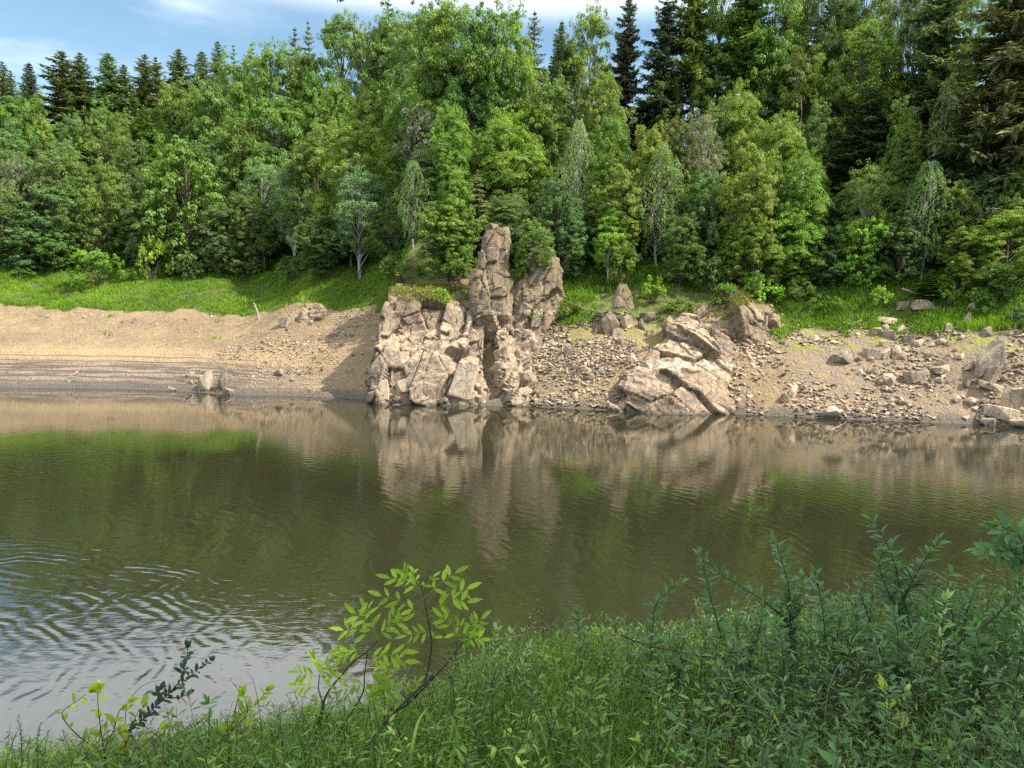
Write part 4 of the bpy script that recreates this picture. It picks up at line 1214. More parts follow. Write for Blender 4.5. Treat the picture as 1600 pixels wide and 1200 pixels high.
TREES = """sp|10|97|290|34|S|spruce spire at the far left end of the skyline
sp|29|112|292|26|S|short spruce tip just right of the leftmost skyline spire
sp|47|99|288|30|S|left one of the close spruce twins on the left skyline
sp|58|100|294|28|K|right one of the close spruce twins on the left skyline
sq|103|80|282|92|N|broad shaggy spruce with brown tinged boughs, tallest on the left skyline
sp|135|83|272|42|S|dark spruce right of the broad shaggy one on the left skyline
sp|176|81|280|46|B|bluish spruce with rounded tip on the left skyline
sp|199|100|284|36|S|low spruce between the bluish one and the olive pair
sq|229|84|268|56|O|left olive yellow spruce of the pair on the left skyline
sq|252|90|270|44|O|right olive yellow spruce of the pair on the left skyline
sp|286|76|280|44|S|dark pointed spruce right of the olive pair
sp|317|80|282|40|N|brownish spruce left of the single sharp spire
sp|341|64|280|32|S|single sharp spruce spire above the broadleaf crowns left of the larches
la|372|70|280|34|B|thin pale conifer tip beside the sharp spire
la|394|66|282|44|B|feathery pale green conifer tip right of the sharp spire
la|462|42|270|50|O|left larch of the feathery pair on the skyline
la|487|32|268|34|O|right taller larch of the feathery pair on the skyline
br|20|146|320|96|G|round light green crown at the left frame edge under the spires
br|50|138|310|62|E|light crown beneath the close spruce twins
br|166|164|330|76|G|rounded crown in front of the bluish spruce
br|214|214|345|64|D|dark crown low between the shaggy spruce and the olive pair
br|286|132|330|92|G|wide crown below the dark pointed spruce
br|10|196|370|110|T|blue green crown at the left edge, half way up the slope
br|92|230|402|96|T|teal crown below the broad shaggy spruce
bt|128|236|408|66|G|narrow green crown right of the teal one
br|164|248|420|92|G|layered green crown above the dead brown bush
br|34|242|405|62|Q|pale olive grey crown near the left edge
br|8|288|422|72|O|yellowish crown at the left edge just above the meadow
br|84|286|424|108|T|large blue green crown above the left meadow
br|46|350|430|84|B|pale low tree at the back edge of the left meadow
bt|98|346|424|62|G|low green tree left of the dead brown bush
db|147|352|418|44|X|dead brown bush among green trees behind the left meadow
bt|232|268|428|78|B|pale teal tree right of the dead brown bush
mp|292|214|428|122|G|large maple with cream tinted sprays above the lime shrub
br|238|250|372|84|D|dark shaded crown behind the pale teal tree
br|352|84|318|118|G|tall rounded crown right under the sharp spruce spire
br|402|74|312|84|E|crown below the feathery pale conifer tip
br|440|66|306|84|G|crown left of the larch pair on the skyline
br|482|78|300|88|G|crown in front of the larch pair
bt|489|110|322|56|E|brighter small crown under the larch pair
br|330|128|350|102|G|crown above the big maple, below the tall rounded one
br|436|150|366|130|G|wide crown in the middle of the left forest
br|344|194|386|112|T|crown directly behind the big maple
br|398|178|380|90|G|crown left of the wide middle crown, behind the aspens
br|502|186|396|108|G|crown above and right of the aspen pair
br|540|22|288|118|G|tall dark crown against the sky left of the beech dome
br|586|34|290|66|O|olive crown at the left shoulder of the beech dome
la|610|-6|282|60|B|bare looking larch leaning into the sky left of the beech dome
be|534|126|330|82|E|layered beech with drooping fans left of the tall pine
be|580|128|334|86|E|second layered beech nearer the tall pine
br|560|184|400|136|Y|bright yellow green dome left of the tall pine
op|413|248|428|86|B|left aspen of the pair, with a bare white stem
op|458|243|424|84|B|right aspen of the pair, with a white stem showing through
op|548|238|420|64|B|pale upper crown above the bluish aspen
op|562|264|436|104|B|bluish aspen with a slim stem at the dark edge left of the cliff
br|500|330|434|88|D|dark low tree between the aspen pair and the bluish aspen
br|395|300|432|84|D|dark tree behind the lower half of the left aspen
br|345|320|432|80|T|dark low tree right of the big maple
br|618|300|436|74|D|dark shaded tree right of the bluish aspen
sh|299|400|436|40|D|dark shrub right of the lime shrub at the meadow edge
sh|380|390|438|58|T|round dark shrub at the meadow edge below the aspen pair
sh|462|396|440|60|D|dark shrub under the right aspen stem
sw|157|389|445|84|Y|spreading willow bush leaning left on the left meadow
sh|240|370|440|50|L|lime green upright shrub standing in front of the left meadow shade
sh|34|418|434|40|G|small shrub at the left end of the meadow
sh|628|400|440|76|G|green shrub on the slope above the left end of the cliff
br|700|312|440|100|Y|sunlit oak just left of the rock pillar
bt|714|268|432|66|E|upper crown rising behind the sunlit oak
sh|718|392|444|44|T|dark low foliage at the foot of the sunlit oak
ps|747|266|410|64|Q|soft grey green pine behind the top of the rock pillar
pi|658|166|330|64|Q|tall pine with an orange stem and rounded grey green head
bi|646|250|390|56|W|pale weeping birch below the tall pine
be|640|92|316|86|G|beech crown behind the head of the tall pine
br|652|14|290|112|G|left flank of the great beech dome on the skyline
br|714|-14|282|140|E|highest crown of the great beech dome on the skyline
br|778|-6|286|112|E|right flank of the great beech dome on the skyline
br|690|78|300|118|G|middle crown of the beech dome with dark trunks beneath
br|612|22|286|108|G|full crown filling the left side of the beech dome
br|684|-2|292|112|E|full crown filling the middle of the beech dome below its highest tree
br|750|2|290|108|G|full crown filling the right side of the beech dome
br|822|62|300|84|G|low full crown under the olive conifer and beside the beech dome
be|702|164|352|92|Y|fan leaved beech right of the tall pine
be|784|176|372|128|E|wide layered beech above the rock pillar
bt|786|104|312|72|E|bright narrow crown at the right foot of the beech dome
la|834|18|276|52|O|olive conifer on the skyline right of the beech dome
sp|863|34|278|34|S|small spruce tip left of the bright green crown on the skyline
br|846|116|330|92|E|bright crown under the olive conifer
br|916|10|282|96|E|bright green tree on the skyline left of the black spruce
br|884|66|286|60|D|darker crown left of the bright skyline tree
sq|973|-14|262|52|K|thin nearly black spruce silhouetted with gaps of sky
sq|1025|-8|266|80|K|full dark spruce right of the nearly black one
st|1078|-40|270|66|G|tall spruce with a bare pale stem beneath its crown
de|1073|84|272|16|X|dead grey trunk leaning against the bare stemmed spruce
st|1154|-40|262|86|G|tall conifer with a dark bare stem in the upper right woods
br|1116|-24|262|96|E|feathery crown between the two bare stemmed conifers
br|1196|-20|262|96|E|pale crown right of the dark stemmed conifer
sp|1243|-14|246|46|N|narrow brown green spruce in the upper right woods
br|1272|-20|252|80|D|dark crown behind the narrow brown green spruce
sp|1298|-8|246|52|S|spruce right of the narrow brown green one
br|1340|-18|252|92|D|dark crown high above the open bright tree
bi|1396|-26|258|46|P|wispy pale birch against the sky in the upper right
br|1420|4|262|64|D|dark crown right of the wispy birch
br|1332|32|296|128|Y|large open bright tree in the upper right forest
br|1250|72|292|96|G|rounded crown left of the large open bright tree
sq|1452|-50|306|86|N|tall olive spruce above the columnar birch
br|1506|-10|270|76|E|bright crown between the two great spruces at the right
sq|1556|-80|392|136|N|giant shaggy spruce at the right, reaching out of the frame
sq|1598|-60|372|96|S|spruce cut by the right frame edge
bc|1468|121|346|50|P|columnar weeping birch in front of the olive spruce
bi|1438|250|440|84|W|weeping birch low on the right with hanging curtains
sp|1350|140|342|66|K|dark spruce under the large open bright tree
bt|1404|150|340|60|G|narrow crown left of the columnar birch
be|1406|172|368|66|Y|lime fan leaved tree left of the columnar birch
br|1272|144|346|68|T|crown with a dead spar beside it in the right forest
de|1240|148|330|22|X|thin bare dead spar among the right crowns
de|1303|206|330|14|X|white bare trunk standing in a dark gap of the right forest
be|1156|130|340|96|E|sunlit beech below the dark stemmed conifer
be|1212|176|372|104|E|large sunlit beech right of the sunlit slope centre
be|1122|160|336|82|G|beech below the bare pale stem
br|936|112|326|104|E|round crown under the black spruce
br|868|124|330|80|G|crown left of the round one under the black spruce
bi|896|186|412|66|P|weeping birch with pale curtains right above the rock shoulder
br|948|174|396|86|E|bright crown right of the first weeping birch
br|1006|194|398|84|Y|bright yellow green crown above the domed birch
br|1050|180|372|78|O|olive crown beneath the dead leaning trunk
op|1094|174|366|66|Q|grey green wispy crown right of the olive one
bi|1026|224|424|96|W|domed weeping birch in the middle of the right slope
br|962|250|426|98|E|crown between the two weeping birches
br|868|270|432|82|T|dark crown above the rock shoulder
bt|892|310|440|66|T|low crown right of the rock shoulder
op|808|296|420|40|B|slender pale tree immediately right of the pillar top
br|832|340|424|64|G|bushy tree growing on the rock shoulder
br|824|250|400|84|G|shaded crown behind the slender pale tree
op|950|328|446|66|L|small crooked tree with a lime yellow crown right of the rock shoulder
sh|976|382|452|56|G|green bush right of the crooked lime tree
sh|1017|430|474|42|L|lime bush in front of the round dark tree
br|1060|334|452|86|D|round dark tree above the head of the scree
br|1098|262|432|84|T|crown behind the round dark tree
op|1128|296|440|36|B|small pale crown beside the sunlit beech edge
bt|1136|338|446|40|L|slim lime tree at the left edge of the tall green mass
br|1162|214|454|110|E|tall green mass above the ribbed outcrop
br|1176|344|474|86|E|lower green tree just right of the ribbed outcrop top
sh|1192|428|480|68|L|lime shrub at the right shoulder of the ribbed outcrop
sh|1112|398|458|50|T|dull shrub on the mossy top of the ribbed outcrop
br|1196|240|436|72|E|leafy crown left of the layered flat tree
be|1252|230|440|92|Y|layered tree with dark stem in the right middle
be|1238|314|446|94|L|flat lime layer of leaves in the right middle
op|1352|250|440|82|G|aspen with a pale stem in the right middle
mp|1344|338|452|76|L|lime maple with big leaf clumps in the right middle
br|1286|352|452|86|D|dark low tree between the flat lime layer and the lime maple
br|1404|330|452|84|D|dark tree behind the curtains of the low weeping birch
br|1490|278|436|68|E|bright green crown right of the low weeping birch
br|1530|262|424|66|T|darker crown under the giant shaggy spruce
br|1582|246|420|76|G|crown at the right edge below the giant spruce
br|1568|328|464|126|E|wide bright bushy tree at the right edge
br|1506|354|462|92|E|bright bushy tree left of the wide one at the right edge
sh|1560|412|470|90|T|dark shrubs at the foot of the wide bushy tree
sh|1252|434|476|58|G|green shrub behind the left end of the right grass
sh|1378|446|480|40|L|small lime bush in the middle behind the right grass
sp|1450|426|470|26|E|tiny young conifer behind the right grass
sh|1478|438|478|40|Y|yellowish bush right of the tiny conifer
sh|1526|452|492|50|G|low bush in the right grass below the dark shrubs
sh|1298|462|488|40|G|low leafy clump on the right grass
sh|1594|476|512|46|T|bush at the right frame edge in the grass
sh|688|448|474|30|L|lime bush growing on top of the main cliff
sh|815|398|436|28|Y|bush wedged behind the cleft right of the pillar
sh|882|458|502|60|E|bright bush on the grass patch right of the rock shoulder
sh|832|478|502|34|G|low bush at the foot of the rock shoulder
sh|1060|466|496|60|G|bush between the lime bush and the ribbed outcrop
sh|1132|440|474|40|Y|yellowish bush on the crest of the ribbed outcrop"""
for ln in TREES.split('\n'):
    a = ln.split('|')
    kind = a[0]
    if float(a[1]) > 1050 and float(a[2]) < 12: a[2] = str(float(a[2]) - 45); a[4] = str(float(a[4]) * 1.18)
    if kind in ('sp', 'sq', 'st', 'la'): a[4] = str(float(a[4]) * {'sp': 1.75, 'sq': 1.25, 'st': 1.0, 'la': 1.3}[kind])
    lean = {'dead grey trunk leaning against the bare stemmed spruce': -9, 'spreading willow bush leaning left on the left meadow': -10}.get(a[6], 0)
    Y = None
    if a[6].startswith(('lime bush growing on top', 'bush wedged', 'yellowish bush on the crest', 'bushy tree growing on the rock', 'dull shrub on the mossy', 'zzz', 'low bush at the foot')):
        q = bank_hit(float(a[1]), float(a[3]))[0]
        root = plant(kind, *[float(x) for x in a[1:5]], a[5], a[6])
        m = q[1] / F_PX; PH, PW = plant.size
        hh = at(float(a[1]), float(a[2]), q[1])[2] - q[2]
        root.location = q - np.array([0, 0, .1]); root.scale = (float(a[4]) * m / PW, float(a[4]) * m / PW, hh / PH)
        continue
    plant(kind, *[float(x) for x in a[1:5]], a[5], a[6], lean=lean)

# crowns of the closed canopy that nothing sets apart from their neighbours
def canopy():
    r = rs(41)
    rows = [(620, 1600, 262, 290, 'ridge'), (290, 1600, 320, 372, 'mid'), (10, 1600, 385, 425, 'low')]
    for x0, x1, b0, b1, nm in rows:
        x = x0 + 20
        while x < x1:
            base = r.uniform(b0, b1)
            p = hit(x, base); m = p[1] / F_PX
            h = {'ridge': r.uniform(9, 13), 'mid': r.uniform(6.5, 9.5), 'low': r.uniform(5.5, 8.5)}[nm]
            w_ = r.uniform(6, 8.5)
            if x > 560 or nm != 'low' or True:
                plant(['br', 'bt', 'br', 'be'][r.randint(4)], 0, 0, 0, w_, ['D', 'T', 'G', 'D'][r.randint(4)],
                      'plain dark green crown half hidden in the closed canopy between the named trees', 'half hidden canopy trees', pos=p, H=h)
            x += r.uniform(60, 95)
    # the same wood carries on past both ends of the picture
    for x0, x1, n in ((-112, -64, 46), (64, 90, 16)):
        for _ in range(n):
            x = r.uniform(x0, x1); s = r.uniform(40, 78) if x < 0 else r.uniform(24, 60)
            y = shore(x) + s
            plant(['br', 'bt', 'br', 'be', 'sp'][r.randint(5)], 0, 0, 0, r.uniform(6, 8.5), ['D', 'T', 'G', 'E'][r.randint(4)],
                  'plain dark green crown half hidden in the closed canopy between the named trees', 'half hidden canopy trees', pos=np.array([x, y, ground_at(x, y)]), H=r.uniform(11, 17))
canopy()

# leafy understorey of the wooded slope, one mass nobody could count
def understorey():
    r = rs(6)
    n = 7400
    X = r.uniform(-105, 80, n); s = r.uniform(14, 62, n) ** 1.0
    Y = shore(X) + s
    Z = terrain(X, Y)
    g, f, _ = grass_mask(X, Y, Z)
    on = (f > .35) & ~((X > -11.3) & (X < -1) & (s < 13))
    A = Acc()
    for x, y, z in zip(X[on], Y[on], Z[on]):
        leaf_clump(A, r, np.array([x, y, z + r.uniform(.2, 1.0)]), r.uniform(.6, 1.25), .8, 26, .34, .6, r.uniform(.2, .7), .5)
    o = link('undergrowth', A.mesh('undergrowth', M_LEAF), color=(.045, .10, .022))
    tag(o, 'dark leafy undergrowth covering the floor of the wooded slope', 'undergrowth', kind='stuff')
understorey()
# ------------------------------------------------------------------ near bank plants
def near_ground(x, y):
    return ground_at(x, y)
# leaf template: 8 verts, folded along the midrib, drooping tip  (x = across, y = along 0..1, z = up)
def leaf_tpl(wmax=.5, pos=.42, fold=.16, droop=.14):
    t = np.array([0, .3, .68, 1.0])
    mid = np.stack([t * 0, t, -droop * t ** 2], 1)
    w = np.array([.5 * wmax * min(1, .3 / pos) ** .5 if pos else 0, .5 * wmax * .78])
    ed = []
    for s in (-1, 1):
        for k, tt in enumerate((.3, .68)):
            ed.append([s * w[k], tt, -droop * tt ** 2 + fold * w[k]])
    V = np.concatenate([mid, ed])
    tri = [[0, 1, 4], [0, 6, 1], [2, 3, 5], [2, 7, 3]]
    quad = [[1, 2, 5, 4], [1, 6, 7, 2]]
    return V, np.array(tri), np.array(quad)
def add_leaves(A, base, along, normal, size, var, tpl):
    V, T_, Q_ = tpl
    along = unit(along); nr = unit(normal - (normal * along).sum(1, keepdims=True) * along); sd = np.cross(along, nr)
    s = np.reshape(size, (-1, 1, 1))
    W = base[:, None] + s * (V[None, :, 0:1] * sd[:, None] + V[None, :, 1:2] * along[:, None] + V[None, :, 2:3] * nr[:, None])
    n = len(base); off = (np.arange(n) * len(V))[:, None, None]
    A.add(W.reshape(-1, 3), (T_[None] + off).reshape(-1, 3), None, np.repeat(var, len(T_)))
    A.n -= len(V) * n; A.V.pop()
    A.add(W.reshape(-1, 3), None, (Q_[None] + off).reshape(-1, 4), np.repeat(var, len(Q_)))
TPL_ASH = leaf_tpl(.34, .42, .35, .16)
TPL_OVAL = leaf_tpl(.56, .42, .25, .12)
TPL_WIL = leaf_tpl(.34, .40, .3, .18)
TPL_NARROW = leaf_tpl(.20, .40, .3, .22)

def stems_mesh(lines_, mat=M_TWIG):
    A = Acc()
    for pts, r0, r1 in lines_:
        p = smooth_poly(pts, 18)
        A.tube(p, np.linspace(r0, r1, 18), 6)
    return A.mesh('stem', mat, True)

# --- ash sapling --------------------------------------------------------
def zf(x, y, Y):
    return at(420 + x / 3.53, 860 + y / 3.53, Y)
def ash_sapling():
    r = rs(8)
    Y0 = 3.25
    stems = [([(455, 1260, 0), (470, 1170, 0), (600, 990, 0), (690, 900, .02), (800, 790, .03), (905, 690, .04)], .0085, .0065),
             ([(490, 1270, .03), (505, 1180, .03), (620, 985, .03), (745, 865, .04), (850, 765, .05), (950, 660, .05), (1030, 560, .06), (1075, 500, .06)], .0070, .0028),
             ([(855, 735, .04), (885, 620, .03), (897, 500, .02), (880, 390, 0), (860, 280, -.02), (840, 190, -.03)], .0048, .0022),
             ([(235, 1160, .12), (245, 1060, .12), (290, 890, .12), (320, 790, .1), (400, 690, .08), (470, 610, .06), (540, 560, .04), (600, 500, .03)], .0065, .0028),
             ([(262, 1150, .15), (265, 1050, .15), (300, 880, .14), (275, 770, .14), (280, 685, .13)], .005, .0022),
             ([(355, 1060, .1), (460, 890, .1), (520, 780, .1), (527, 690, .1), (540, 600, .1), (545, 560, .1)], .0045, .002),
             ([(635, 960, .03), (640, 860, .02), (640, 790, .02)], .0028, .0014),
             ([(985, 585, .05), (1005, 625, .04), (1016, 665, .04)], .002, .001)]
    base = zf(480, 1240, Y0); gz = ground_at(base[0], base[1])
    root = empty('ash_sapling', (base[0], base[1], gz)); off = np.array([base[0], base[1], gz])
    for pts, r0, r1 in stems:
        w = [zf(x, y, Y0 + d) - off for x, y, d in pts]
        if pts[0][1] > 1100:
            w = [np.array([w[0][0] * .9, w[0][1], min(-.05, w[0][2])])] + w
        o = link('stem', stems_mesh([(w, r0, r1)]), root)
    leaves = [((840, 195), (800, 120)), ((838, 190), (745, 130)), ((850, 240), (672, 155)), ((860, 262), (1025, 128)), ((850, 215), (905, 150)),
              ((872, 350), (1090, 212)), ((870, 392), (625, 252)), ((880, 372), (1092, 285)), ((890, 470), (765, 470)), ((890, 500), (935, 405)), 
              ((1072, 505), (958, 370)), ((1075, 503), (1172, 380)), ((1070, 512), (1168, 492)), ((1072, 503), (1050, 415)), ((1076, 503), (1120, 425)),
              ((600, 500), (478, 350)), ((600, 490), (535, 325)), ((610, 490), (702, 350)), ((585, 505), (415, 440)), ((600, 500), (735, 390)), 
              ((540, 560), (400, 560)), ((540, 600), (742, 560)), ((530, 640), (745, 612)), ((528, 700), (660, 655)), ((525, 740), (415, 770)), ((530, 720), (570, 800)), 
              ((280, 700), (168, 672)), ((280, 690), (255, 598)), ((285, 700), (405, 590)), ((275, 760), (165, 742)), ((280, 800), (235, 852)), ((300, 765), (385, 700)), ((285, 740), (345, 655)), 
              ((640, 850), (640, 695)), ((635, 860), (580, 780)), ((640, 860), (702, 760)), ((645, 925), (575, 940)), ((640, 920), (695, 865)), ((640, 800), (600, 720)), ((760, 790), (818, 726))]
    for (b, t) in leaves:
        A = Acc()
        d = r.uniform(-.07, .07)
        pb = zf(*b, Y0 + .03) - off; pt = zf(*t, Y0 + .03 + d) - off
        L = np.linalg.norm(pt - pb)
        mid = (pb + pt) / 2 + np.array([0, 0, .12 * L]) + r.normal(0, .01, 3)
        rc = smooth_poly([pb, mid, pt], 14)
        A.tube(rc, np.linspace(.0013, .0006, 14), 4, .45)
        npair = 3 if L > .085 else 2
        ts = np.linspace(.38, .86, npair)
        sz = np.clip(.033 + .20 * L, .028, .068)
        dirv = unit(pt - pb)
        view = unit(np.array([r.normal(0, .3), -.8, .7]))
        side = unit(np.cross(dirv, view))
        B, D, N_, S = [], [], [], []
        for q in ts:
            p = rc[int(q * 13)]
            for s in (-1, 1):
                B.append(p); D.append(dirv * .75 + side * s * .95 - np.array([0, 0, .22]) + r.normal(0, .12, 3)); N_.append(view + side * s * .25 + r.normal(0, .22, 3)); S.append(sz * r.uniform(.85, 1.12))
        B.append(rc[-1]); D.append(dirv - np.array([0, 0, .15])); N_.append(view + r.normal(0, .2, 3)); S.append(sz * 1.15)
        add_leaves(A, np.array(B), np.array(D), np.array(N_), np.array(S), np.clip(r.uniform(.3, .65) + r.normal(0, .14, len(B)), 0, 1), TPL_ASH)
        link('compound_leaf', A.mesh('compound_leaf', M_FORE, True), root, color=(.26, .39, .032))
    tag(root, 'ash sapling with bright yellow green leaflets on leaning dark stems before the water', 'sapling')
ash_sapling()

def leafy_plant(name, label, cat, stems, Y0, tpl, size, step, color, seed, splay=1.0, stem_r=.004, tip_tuft=True, start=.12, mat=M_TWIG, group=None, yj=.08, dens=2):
    """stems: list of photo-pixel polylines from root to tip"""
    r = rs(seed)
    b = at(*stems[0][0], Y0)
    gz = ground_at(b[0], Y0)
    off = np.array([b[0], Y0, gz])
    root = empty(name, off)
    for st in stems:
        dy = r.uniform(-yj, yj)
        w = [at(x, y, Y0 + dy * k / max(1, len(st) - 1)) - off for k, (x, y) in enumerate(st)]
        if st is stems[0] or st[0][1] > 1050 or True:
            if w[0][2] > .0 and (len(st) < 99) and (st[0] == stems[0][0] or len(stems) == 1 or st[0][1] >= stems[0][0][1] - 8):
                w = [np.array([w[0][0] * .7, w[0][1], -.06])] + w
        p = smooth_poly(w, 40)
        A = Acc(); A.tube(p[::2], np.linspace(stem_r, stem_r * .35, 20), 5)
        link('stem', A.mesh('stem', mat, True), root)
        seg = np.concatenate([[0], np.cumsum(np.linalg.norm(np.diff(p, axis=0), axis=1))])
        Ltot = seg[-1]
        A = Acc()
        ds = np.arange(start * Ltot, Ltot, step)
        B, D, N_, S, C_ = [], [], [], [], []
        ph = r.uniform(0, 6.28)
        for k, d in enumerate(ds):
            q = np.array([np.interp(d, seg, p[:, j]) for j in range(3)])
            tg = unit(np.array([np.interp(min(Ltot, d + .02), seg, p[:, j]) for j in range(3)]) - q + 1e-6)
            for e in range(dens):
                a = ph + k * 2.4 + e * 6.283 / dens + r.normal(0, .3)
                u = unit(np.cross(tg, np.array([.3, .9, .2]))); v = np.cross(tg, u)
                out = np.cos(a) * u + np.sin(a) * v
                dr = unit(tg * r.uniform(.35, .9) + out * splay + np.array([0, 0, .05]))
                B.append(q); D.append(dr); N_.append(unit(np.cross(np.cross(dr, tg), dr) * .8 + UP * .5 + r.normal(0, .25, 3)))
                S.append(size * r.uniform(.7, 1.2) * (1.0 - .45 * (d / Ltot) ** 4)); C_.append(np.clip(.45 + .25 * d / Ltot + r.normal(0, .15), 0, 1))
        if tip_tuft:
            for e in range(5):
                B.append(p[-1]); tg = unit(p[-1] - p[-4]); D.append(tg + r.normal(0, .35, 3)); N_.append(r.normal(0, .6, 3) + np.array([0, -.5, .6])); S.append(size * r.uniform(.45, .8)); C_.append(r.uniform(.6, 1))
        add_leaves(A, np.array(B), np.array(D), np.array(N_), np.array(S), np.array(C_), tpl)
        link('foliage', A.mesh('foliage', M_FORE, True), root, color=color)
    tag(root, label, cat, group)
    return root
BLUEG = (.100, .200, .086); DKG = (.065, .125, .068); MIDG = (.115, .25, .06); LIME = (.25, .36, .04); PALEG = (.24, .36, .14)

leafy_plant('broadleaf_sapling', 'low sapling with broad yellow green leaves at the lower left over the pale water', 'sapling',
            [[(163, 1185), (157, 1137), (153, 1100), (153, 1078)], [(160, 1183), (129, 1156), (105, 1132), (97, 1113), (113, 1100), (139, 1082)], [(163, 1183), (178, 1140), (186, 1112), (200, 1098)],
             [(165, 1185), (195, 1165), (212, 1120), (222, 1105)], [(168, 1188), (205, 1178), (240, 1150), (250, 1140)]],
            3.4, TPL_OVAL, .085, .045, (.26, .35, .035), 31, 1.0, .004, True, .45, dens=1)
leafy_plant('dark_leaved_shrub', 'dark glossy leaved twig reaching up to the right from the lower left bank', 'shrub',
            [[(196, 1160), (226, 1122), (257, 1090), (283, 1069), (307, 1048), (329, 1032)], [(262, 1086), (282, 1062), (290, 1034), (294, 1012)], [(262, 1090), (280, 1090), (292, 1085)], [(250, 1097), (246, 1086), (252, 1076)]],
            3.5, TPL_OVAL, .055, .022, (.035, .072, .046), 32, 1.1, .004, True, .42)
leafy_plant('herb_stalk', 'left one of two dark knotted herb stalks at the lower left edge', 'plant', [[(34, 1178), (33, 1148), (28, 1122)]], 3.5, TPL_NARROW, .030, .010, DKG, 33, .8, .003, True, .1)
leafy_plant('herb_stalk', 'right one of two dark knotted herb stalks at the lower left edge', 'plant', [[(58, 1180), (59, 1155), (63, 1132)]], 3.5, TPL_NARROW, .028, .010, DKG, 34, .8, .003, True, .1)
leafy_plant('herb_plant', 'upright green herb between the dark twig and the ash sapling', 'plant', [[(326, 1160), (327, 1130), (327, 1100)]], 3.5, TPL_WIL, .085, .030, MIDG, 35, 1.0, .003)
leafy_plant('hazel_shoot', 'yellow green shoot left of the ash sapling over the pale water', 'sapling',
            [[(345, 1165), (372, 1120), (400, 1100), (416, 1080)], [(352, 1160), (385, 1118), (384, 1098), (380, 1085)]], 3.45, TPL_OVAL, .075, .034, LIME, 36, 1.0, .0035, True, .5)
W = [('leftmost dark willow sprig over the brown water right of the centre', [[(1018, 1010), (1020, 980), (1025, 945), (1042, 925), (1060, 912)]], 3.9, .044),
     ('arching willow sprig with a bent tip left of the tall willow spire', [[(1235, 990), (1200, 945), (1160, 918), (1125, 897), (1095, 866)], [(1125, 990), (1112, 940), (1104, 905), (1096, 880)]], 3.9, .042),
     ('tall willow spire at the right of the centre over the water', [[(1236, 1000), (1234, 960), (1232, 915), (1222, 880), (1213, 848)], [(1234, 965), (1250, 930), (1254, 908)]], 3.9, .052),
     ('tallest willow with an arching top in the lower right', [[(1425, 1010), (1420, 970), (1405, 915), (1398, 880), (1385, 848), (1364, 818)], [(1412, 935), (1430, 900), (1448, 870), (1462, 852)], [(1420, 985), (1392, 935), (1375, 890), (1378, 865)]], 3.7, .056),
     ('willow reaching in from the right frame edge with round leaves', [[(1530, 1010), (1552, 968), (1577, 940), (1602, 912)], [(1608, 900), (1598, 870), (1570, 862), (1540, 858)], [(1606, 905), (1600, 860), (1590, 835), (1562, 822)]], 3.3, .058),
     ('small dark willow tip left of the tallest willow', [[(1362, 1000), (1352, 950), (1345, 925), (1362, 900)]], 3.9, .036),
     ('bushy willow right of the tallest willow', [[(1490, 1010), (1488, 960), (1480, 925), (1484, 898)], [(1500, 1010), (1510, 960), (1520, 930), (1526, 915)], [(1478, 1010), (1462, 960), (1458, 930)]], 3.8, .048),
     ('slim green spire standing before brown water above the pale herbs', [[(908, 1040), (906, 1005), (903, 962)]], 4.0, .046),
     ('small leafy sprig right of the slim green spire', [[(985, 1035), (988, 1000), (992, 982)]], 4.0, .046),
     ('low willow below the arching sprig', [[(1150, 1040), (1152, 990), (1148, 955)], [(1170, 1040), (1185, 990), (1190, 965)]], 3.8, .046),
     ('low willow left of the bushy one', [[(1315, 1030), (1312, 980), (1300, 945)], [(1330, 1030), (1340, 980), (1338, 950)]], 3.7, .046),
     ('low willow at the right frame edge', [[(1570, 1060), (1572, 1000), (1580, 955)], [(1590, 1060), (1600, 1000), (1606, 950)]], 3.4, .050)]
W += [('stout willow between the tall spire and the small dark tip', [[(1290, 1040), (1288, 980), (1280, 925), (1274, 900)], [(1300, 1040), (1310, 985), (1318, 940)]], 3.6, .046),
      ('wide willow in front of the tallest one', [[(1400, 1070), (1404, 1010), (1398, 960)], [(1415, 1070), (1432, 1015), (1446, 970)], [(1390, 1070), (1376, 1020), (1366, 985)]], 3.3, .048),
      ('willow thicket left of the right frame edge, half way down', [[(1530, 1090), (1532, 1030), (1524, 980)], [(1545, 1090), (1556, 1030), (1566, 990)], [(1520, 1090), (1504, 1040), (1496, 1005)]], 3.2, .048),
      ('willow below the tall spire', [[(1225, 1070), (1222, 1010), (1214, 975)], [(1240, 1070), (1252, 1020), (1262, 985)]], 3.4, .046),
      ('low willow under the leftmost dark sprig', [[(1060, 1070), (1064, 1020), (1072, 985)], [(1050, 1070), (1040, 1030), (1034, 1005)]], 3.6, .044)]
for k, (lab, st, Yp, sz) in enumerate(W):
    leafy_plant('willow_shrub', lab, 'shrub', st, Yp, TPL_WIL, sz * 2.0, .017, BLUEG, 60 + k, 1.0, .0045, True, .2, group='willows on the near bank')
leafy_plant('willow_shrub', 'pale sprout with upright light leaves low at the right', 'shrub', [[(1392, 1150), (1390, 1100), (1386, 1078)], [(1400, 1150), (1410, 1105), (1416, 1085)]], 3.0, TPL_WIL, .095, .034, (.34, .42, .12), 90, .7, .003, True, .4)
leafy_plant('willow_shrub', 'pale leaved willow tip between the tallest and the bushy willow', 'shrub', [[(1470, 1010), (1474, 965), (1477, 938)]], 3.4, TPL_WIL, .085, .026, PALEG, 91, .9, .003, True, .4)
leafy_plant('pale_herb', 'pale silvery herb right of the ash sapling', 'plant', [[(770, 1060), (774, 1010), (776, 985)], [(790, 1060), (792, 1015), (797, 990)], [(815, 1060), (822, 1025), (826, 1012)]], 3.7, TPL_WIL, .065, .022, (.30, .38, .19), 92, .8, .003, True, .2)
